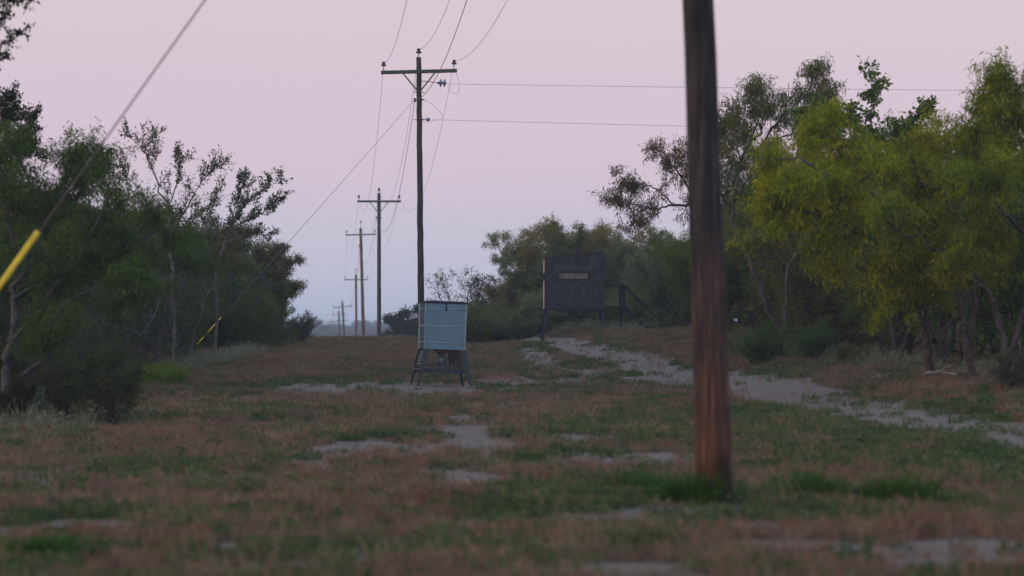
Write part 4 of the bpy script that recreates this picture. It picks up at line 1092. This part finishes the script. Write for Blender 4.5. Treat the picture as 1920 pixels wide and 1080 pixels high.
for (a, b, txt) in (((843, 157.5), (1880, 167), 'upper tap wire running level to the right from the feeder pole'), ((812, 224.5), (1290, 233.5), 'lower tap wire running level to the right from the feeder pole')):
    A = at(*a, d1); k = (b[1] - a[1]) / (b[0] - a[0]); pts = []
    for t in np.linspace(0, 1, 40):
        xx = A.x + 84 * t; pts.append(v(xx, d1 + 84 * t * .0523, A.z - k * 1.25 * (xx - A.x) + .00016 * (xx - A.x) ** 2))
    m = MB(); m.tube(pts, .0055, 5); tag(m.build('power_wire', WIRE, None, True), txt, 'wire')
# guy wires with yellow guards
def guy(label, A, B, guard, r, rg):
    o = empty('guy_wire', B); tag(o, label, 'guy wire'); A = A - B; u = A.normalized()
    m = MB(); m.tube([v(0, 0, 0), A * .5 - v(0, 0, .03), A], r, 6); m.build('strand', GUYW, o, True)
    m = MB(); m.tube([u * .25, u * guard], rg, 10); m.build('guard', YELLOW, o, True)
    m = MB(); m.tube([u * -.4, u * .22], .014, 8); m.lathe([(.03, .18), (.05, .2), (.05, .24), (.03, .26)], 10); m.build('anchor_rod', STEEL, o, True)
A = at(778, 186, d1); bx = xz(352, 103); guy('thin guy wire with yellow guard anchored in the left thicket', A, v(bx, 103, gz(bx, 103)), 2.6, .007, .015)
ln0, H0 = LEANS[0]; P0 = Vector(roots[0].location)
A = P0 + ln0 * ((8.5 + CAMZ - P0.z) / H0); A.x += .06; bx = xz(-292, 33)
guy('blurred near guy wire with yellow guard crossing the top left', A, v(bx, 33.2, gz(bx, 33.2)), 2.86, .008, .024)
# wires of the crossing line far away
for k, (py, txt) in enumerate(((590, 'faint highest crossing wire far beyond the crest'), (603, 'faint middle crossing wire far beyond the crest'), (613, 'faint lowest crossing wire far beyond the crest'))):
    A = at(634, py, 560); pts = [v(A.x + s, 560 + .05 * s, A.z - .0014 * (abs(s) - 0) * 10 * .15 + .000045 * s * s * 3) for s in np.linspace(-60, 60, 30)]
    m = MB(); m.tube(pts, .012, 4); tag(m.build('power_wire', WIRE, None, True), txt, 'wire')

# ------------------------------------------------------------------ deer feeder
def feeder():
    px, py = 826, 724; fx, fd = hit(px, py)
    k = fd / FPX                                        # metres per photo pixel there
    o = empty('game_feeder', (fx, fd, gz(fx, fd) - .02)); o.rotation_euler = (0, math.radians(1.9), math.radians(10))
    tag(o, 'blue grey galvanised game feeder box on four splayed dark legs', 'feeder')
    W = 77 * k; D = 77 * k; zb = 70 * k; zt = zb + 86 * k
    m = MB(); wb, wt_ = W / 2 * .975, W / 2                # box slightly wider at the top
    vs = [(-wb, -wb, zb), (wb, -wb, zb), (wb, wb, zb), (-wb, wb, zb), (-wt_, -wt_, zt), (wt_, -wt_, zt), (wt_, wt_, zt), (-wt_, wt_, zt)]
    m.add(vs, [(3, 2, 1, 0), (0, 1, 5, 4), (1, 2, 6, 5), (2, 3, 7, 6), (3, 0, 4, 7)]); box = m.build('hopper', GALV, o)
    for f in (.145, .50, .985):                             # rolled ribs round the sheet
        z = zb + (zt - zb) * f if f < .9 else zt - 11 * k; w = wb + (wt_ - wb) * f
        m = MB()
        for (a, b_) in (((-w, -w), (w, -w)), ((w, -w), (w, w)), ((w, w), (-w, w)), ((-w, w), (-w, -w))):
            m.tube([(a[0], a[1], z), (b_[0], b_[1], z)], .0105, 6)
        m.build('rib', GALV_EDGE, box, True)
    for sx in (-1, 1):
        for sy in (-1, 1):
            m = MB(); m.bar((sx * wb, sy * wb, zb), (sx * wt_, sy * wt_, zt), .022, .022); m.build('corner_seam', GALV_EDGE, box)
    m = MB(); m.box((0, 0, zt + .012), (W + .035, W + .035, .03), None, .006); m.box((0, 0, zt + .034), (W * .9, W * .9, .02), None, .006); lid = m.build('lid', BLACKMETAL, o)
    m = MB(); m.box((0, -wt_ - .012, zt - .06), (.020, .016, .17), None, .004); m.box((0, -wt_ - .022, zt - .10), (.035, .012, .035)); m.build('latch', BLACKMETAL, lid)
    # legs
    foot = {}
    for sx in (-1, 1):
        for sy in (-1, 1):
            a = v(sx * wb * .93, sy * wb * .93, zb); b_ = v(sx * (wb + 14 * k), sy * (wb + 10 * k), -.06)
            m = MB(); m.bar(a, a.lerp(b_, .42), .085, .04, (0, 1, 0)); m.bar(a.lerp(b_, .40), b_, .046, .042, (0, 1, 0)); m.build('leg', LEGMETAL, o); foot[sx, sy] = (a, b_)
    t1 = .40                                              # belt of rails under the cage
    P1 = {q: foot[q][0].lerp(foot[q][1], t1) for q in foot}
    P2 = {q: foot[q][0].lerp(foot[q][1], t1 + .12) for q in foot}
    for qa, qb in (((-1, -1), (1, -1)), ((1, -1), (1, 1)), ((1, 1), (-1, 1)), ((-1, 1), (-1, -1))):
        m = MB(); m.bar(P1[qa], P1[qb], .035, .03); m.build('rail', LEGMETAL, o)
        m = MB(); m.bar(P2[qa], P2[qb], .03, .085, (0, 0, 1)) if qa[1] == qb[1] else m.bar(P2[qa], P2[qb], .03, .04); m.build('rail', LEGMETAL, o)
    # varmint cage: bars front/back and slats on the sides
    for y in (-1, 1):
        m = MB()
        for i in range(1, 12):
            t = i / 12; a = foot[-1, y][0].lerp(foot[1, y][0], t); b_ = P1[-1, y].lerp(P1[1, y], t); m.tube([a, b_], .004, 4)
        for i in range(1, 7):
            t = t1 * i / 7; m.tube([foot[-1, y][0].lerp(foot[-1, y][1], t), foot[1, y][0].lerp(foot[1, y][1], t)], .0045, 4)
        m.build('cage_mesh', RUSTY, o)
    for x in (-1, 1):
        for i in range(1, 6):
            t = t1 * i / 5.6; a = foot[x, -1][0].lerp(foot[x, -1][1], t); b_ = foot[x, 1][0].lerp(foot[x, 1][1], t)
            m = MB(); m.bar(a, b_, .012, .035); m.build('slat', PLANK, o)
        m = MB(); a = P2[x, -1]; b_ = P2[x, 1]; m.bar(a + v(0, 0, .02), b_ + v(0, 0, .02), .09, .02); m.build('step', PLANK, o)
    m = MB(); m.lathe([(.17, zb + .0), (.16, zb - .02), (.05, zb - .09), (.05, zb - .12)], 16); m.build('funnel', BLACKMETAL, o, True)
    m = MB(); m.lathe([(.085, zb - .12), (.095, zb - .125), (.095, zb - .27), (.085, zb - .28)], 18); u = m.build('spinner_unit', GALV, o, True)
    m = MB(); m.lathe([(.02, zb - .28), (.13, zb - .285), (.14, zb - .27), (.02, zb - .275)], 18); m.build('spinner_plate', STEEL, u, True)
    m = MB(); m.box((wb * .62, wb * .6, zb - .14), (.14, .10, .28), None, .01); m.build('battery_box', BLACKMETAL, o)
feeder()

# ------------------------------------------------------------------ hunting blind
def blind():
    d = 115.0; k = d / FPX
    cx = xz(1075, d); zg = gz(cx, d); o = empty('hunting_blind', (cx, d, zg)); o.rotation_euler = (0, math.radians(.3), math.radians(.45))
    tag(o, 'dark box shaped hunting blind with slanted roof raised on legs', 'hunting blind')
    def zz(py): return at(1075, py, d).z - zg
    hw = 55.5 * k; D = hw; z0 = zz(579); zl = zz(486); zr = zz(474); t = .02
    # front wall with its slot, built as four panels round the opening
    xw0, xw1 = (1046 - 1075) * k, (1103 - 1075) * k; zw0, zw1 = zz(524), zz(511)
    def top(x): return zl + (zr - zl) * (x + hw) / (2 * hw)
    def prism(m, x0, x1, za, zb_, y0, y1):              # za, zb_: functions of x or numbers
        f = lambda q, x: q(x) if callable(q) else q
        vs = [(x0, y0, f(za, x0)), (x1, y0, f(za, x1)), (x1, y0, f(zb_, x1)), (x0, y0, f(zb_, x0)), (x0, y1, f(za, x0)), (x1, y1, f(za, x1)), (x1, y1, f(zb_, x1)), (x0, y1, f(zb_, x0))]
        m.add(vs, [(0, 1, 2, 3), (5, 4, 7, 6), (0, 4, 5, 1), (1, 5, 6, 2), (2, 6, 7, 3), (3, 7, 4, 0)])
    m = MB(); prism(m, -hw, xw0, z0, top, -D, -D + t); prism(m, xw1, hw, z0, top, -D, -D + t); prism(m, xw0, xw1, z0, zw0, -D, -D + t); prism(m, xw0, xw1, zw1, top, -D, -D + t)
    m.build('front_wall', BLIND, o)
    m = MB(); prism(m, -hw, hw, z0, top, D - t, D); m.build('back_wall', BLIND, o)
    # left wall: raw edged panels above and below its own slot
    for za, zb_ in ((z0, zz(527)), (zz(513), zl)):
        m = MB(); m.box((-hw - .0045, 0, (za + zb_) / 2), (.009, 2 * D - .004, zb_ - za - .002)); m.build('side_panel', PLY, o)
    m = MB(); m.box((hw - t / 2 + .003, 0, (z0 + zr) / 2), (t, 2 * D - .05, zr - z0 - .01)); rw = m.build('side_wall', BLIND, o)
    m = MB(); m.box((hw + .02, .1, z0 + .75), (.03, .65, 1.40), None, .005); dr = m.build('door', BLACKMETAL, o)
    m = MB(); m.box((hw + .045, -.15, z0 + .75), (.03, .03, .14)); m.build('handle', STEEL, dr)
    m = MB(); prism(m, -hw - .04, hw + .015, lambda x: top(x) + .002, lambda x: top(x) + .03, -D - .012, D + .04); m.build('roof', BLACKMETAL, o)
    # slot frame and curtain
    m = MB(); w = .035
    m.box(((xw0 + xw1) / 2, -D - .008, zw1 + w * .3), (xw1 - xw0 + 2 * w * .8, .03, w)); m.box(((xw0 + xw1) / 2, -D - .008, zw0 - w * .3), (xw1 - xw0 + 2 * w * .8, .03, w))
    m.box((xw0 - w * .2, -D - .008, (zw0 + zw1) / 2), (w * .8, .028, zw1 - zw0)); m.box((xw1 + w * .2 - .02, -D - .008, (zw0 + zw1) / 2), (w * 1.6, .028, zw1 - zw0))
    fr = m.build('window_frame', BLACKMETAL, o)
    vs = []; fs = []; n = 40
    for i in range(n + 1):
        x = xw0 + (xw1 - xw0 - .05) * i / n; y = -D + .028 + .006 * math.sin(i * .9) + .004 * math.sin(i * 2.3); zt_ = zw1 - .005; zb2 = zw0 - .02
        vs += [(x, y, zb2), (x, y, zt_), (x, y + .006, zb2), (x, y + .006, zt_)]
    for i in range(n):
        a = 4 * i; fs += [(a, a + 4, a + 5, a + 1), (a + 2, a + 3, a + 7, a + 6)]
    m = MB(); m.add(vs, fs); m.build('curtain', CURTAIN, fr, True)
    # frame and legs
    m = MB(); m.box((0, 0, z0 - .03), (2 * hw + .02, 2 * D + .02, .055), None, .005); m.build('floor_frame', BLACKMETAL, o)
    for sx in (-1, 1):
        for sy in (-1, 1):
            a = v(sx * (hw - .06), sy * (D - .08), z0 - .05); fx_ = sx * (hw + .06); fy = sy * (D + .14)
            b_ = v(fx_, fy, gz(cx + fx_, d + fy) - zg - .06)
            m = MB(); m.bar(a, b_, .085, .085, (0, 1, 0)); m.build('leg', BLACKMETAL, o)
    # deck and stair on the right hand side
    xd = (1171 - 1075) * k; zd = zz(576.5)
    m = MB(); m.box(((hw + xd) / 2 + .01, 0, zd), (xd - hw - .01, 1.1, .07), None, .005); m.build('deck', BLACKMETAL, o)
    zr_ = zz(536)
    for y in (-.52, .52):
        m = MB(); m.bar((hw + .02, y, zr_), (xd, y, zr_), .05); m.build('rail', BLACKMETAL, o)
        m = MB(); m.bar((xd - .02, y, zd - .06), (xd - .02, y, zr_ + .02), .05); m.build('post', BLACKMETAL, o)
        e = v((1224 - 1075) * k, y, zz(588)); m = MB(); m.bar((xd - .01, y, zr_), e, .045); m.build('stair_rail', BLACKMETAL, o)
        e2 = v(xd + .78, y, gz(cx + xd + .78, d) - zg - .03); m = MB(); m.bar((xd, y, zd), e2, .04, .10); m.build('stringer', BLACKMETAL, o)
    m = MB(); m.box((xd - .14, -.50, (zd + zr_) / 2), (.10, .05, zr_ - zd - .05)); m.build('gate_post', BLACKMETAL, o)
    for i in range(1, 4):
        t_ = i / 4; ze = gz(cx + xd + .78, d) - zg
        m = MB(); m.box((xd + .78 * t_, 0, zd + (ze - zd) * t_), (.22, .98, .035)); m.build('tread', PLANK, o)
    for sy in (-1, 1):
        m = MB(); m.bar((xd - .1, sy * .48, zd - .03), (xd - .1, sy * .48, gz(cx + xd, d) - zg - .05), .06); m.build('leg', BLACKMETAL, o)
blind()

# ------------------------------------------------------------------ haze: even pale air round everything
m = MB(); m.box((0, 1440, 3.9 - 1), (1860, 3140, 24.0))
hm, nt, out = new_mat('haze_air'); pv = nt.nodes.new('ShaderNodeVolumePrincipled')
pv.inputs['Color'].default_value = (.68, .82, 1.0, 1); pv.inputs['Density'].default_value = .0004; pv.inputs['Anisotropy'].default_value = 0.0
nt.links.new(pv.outputs[0], out.inputs['Volume'])
hz = m.build('haze', hm); tag(hz, kind='stuff')
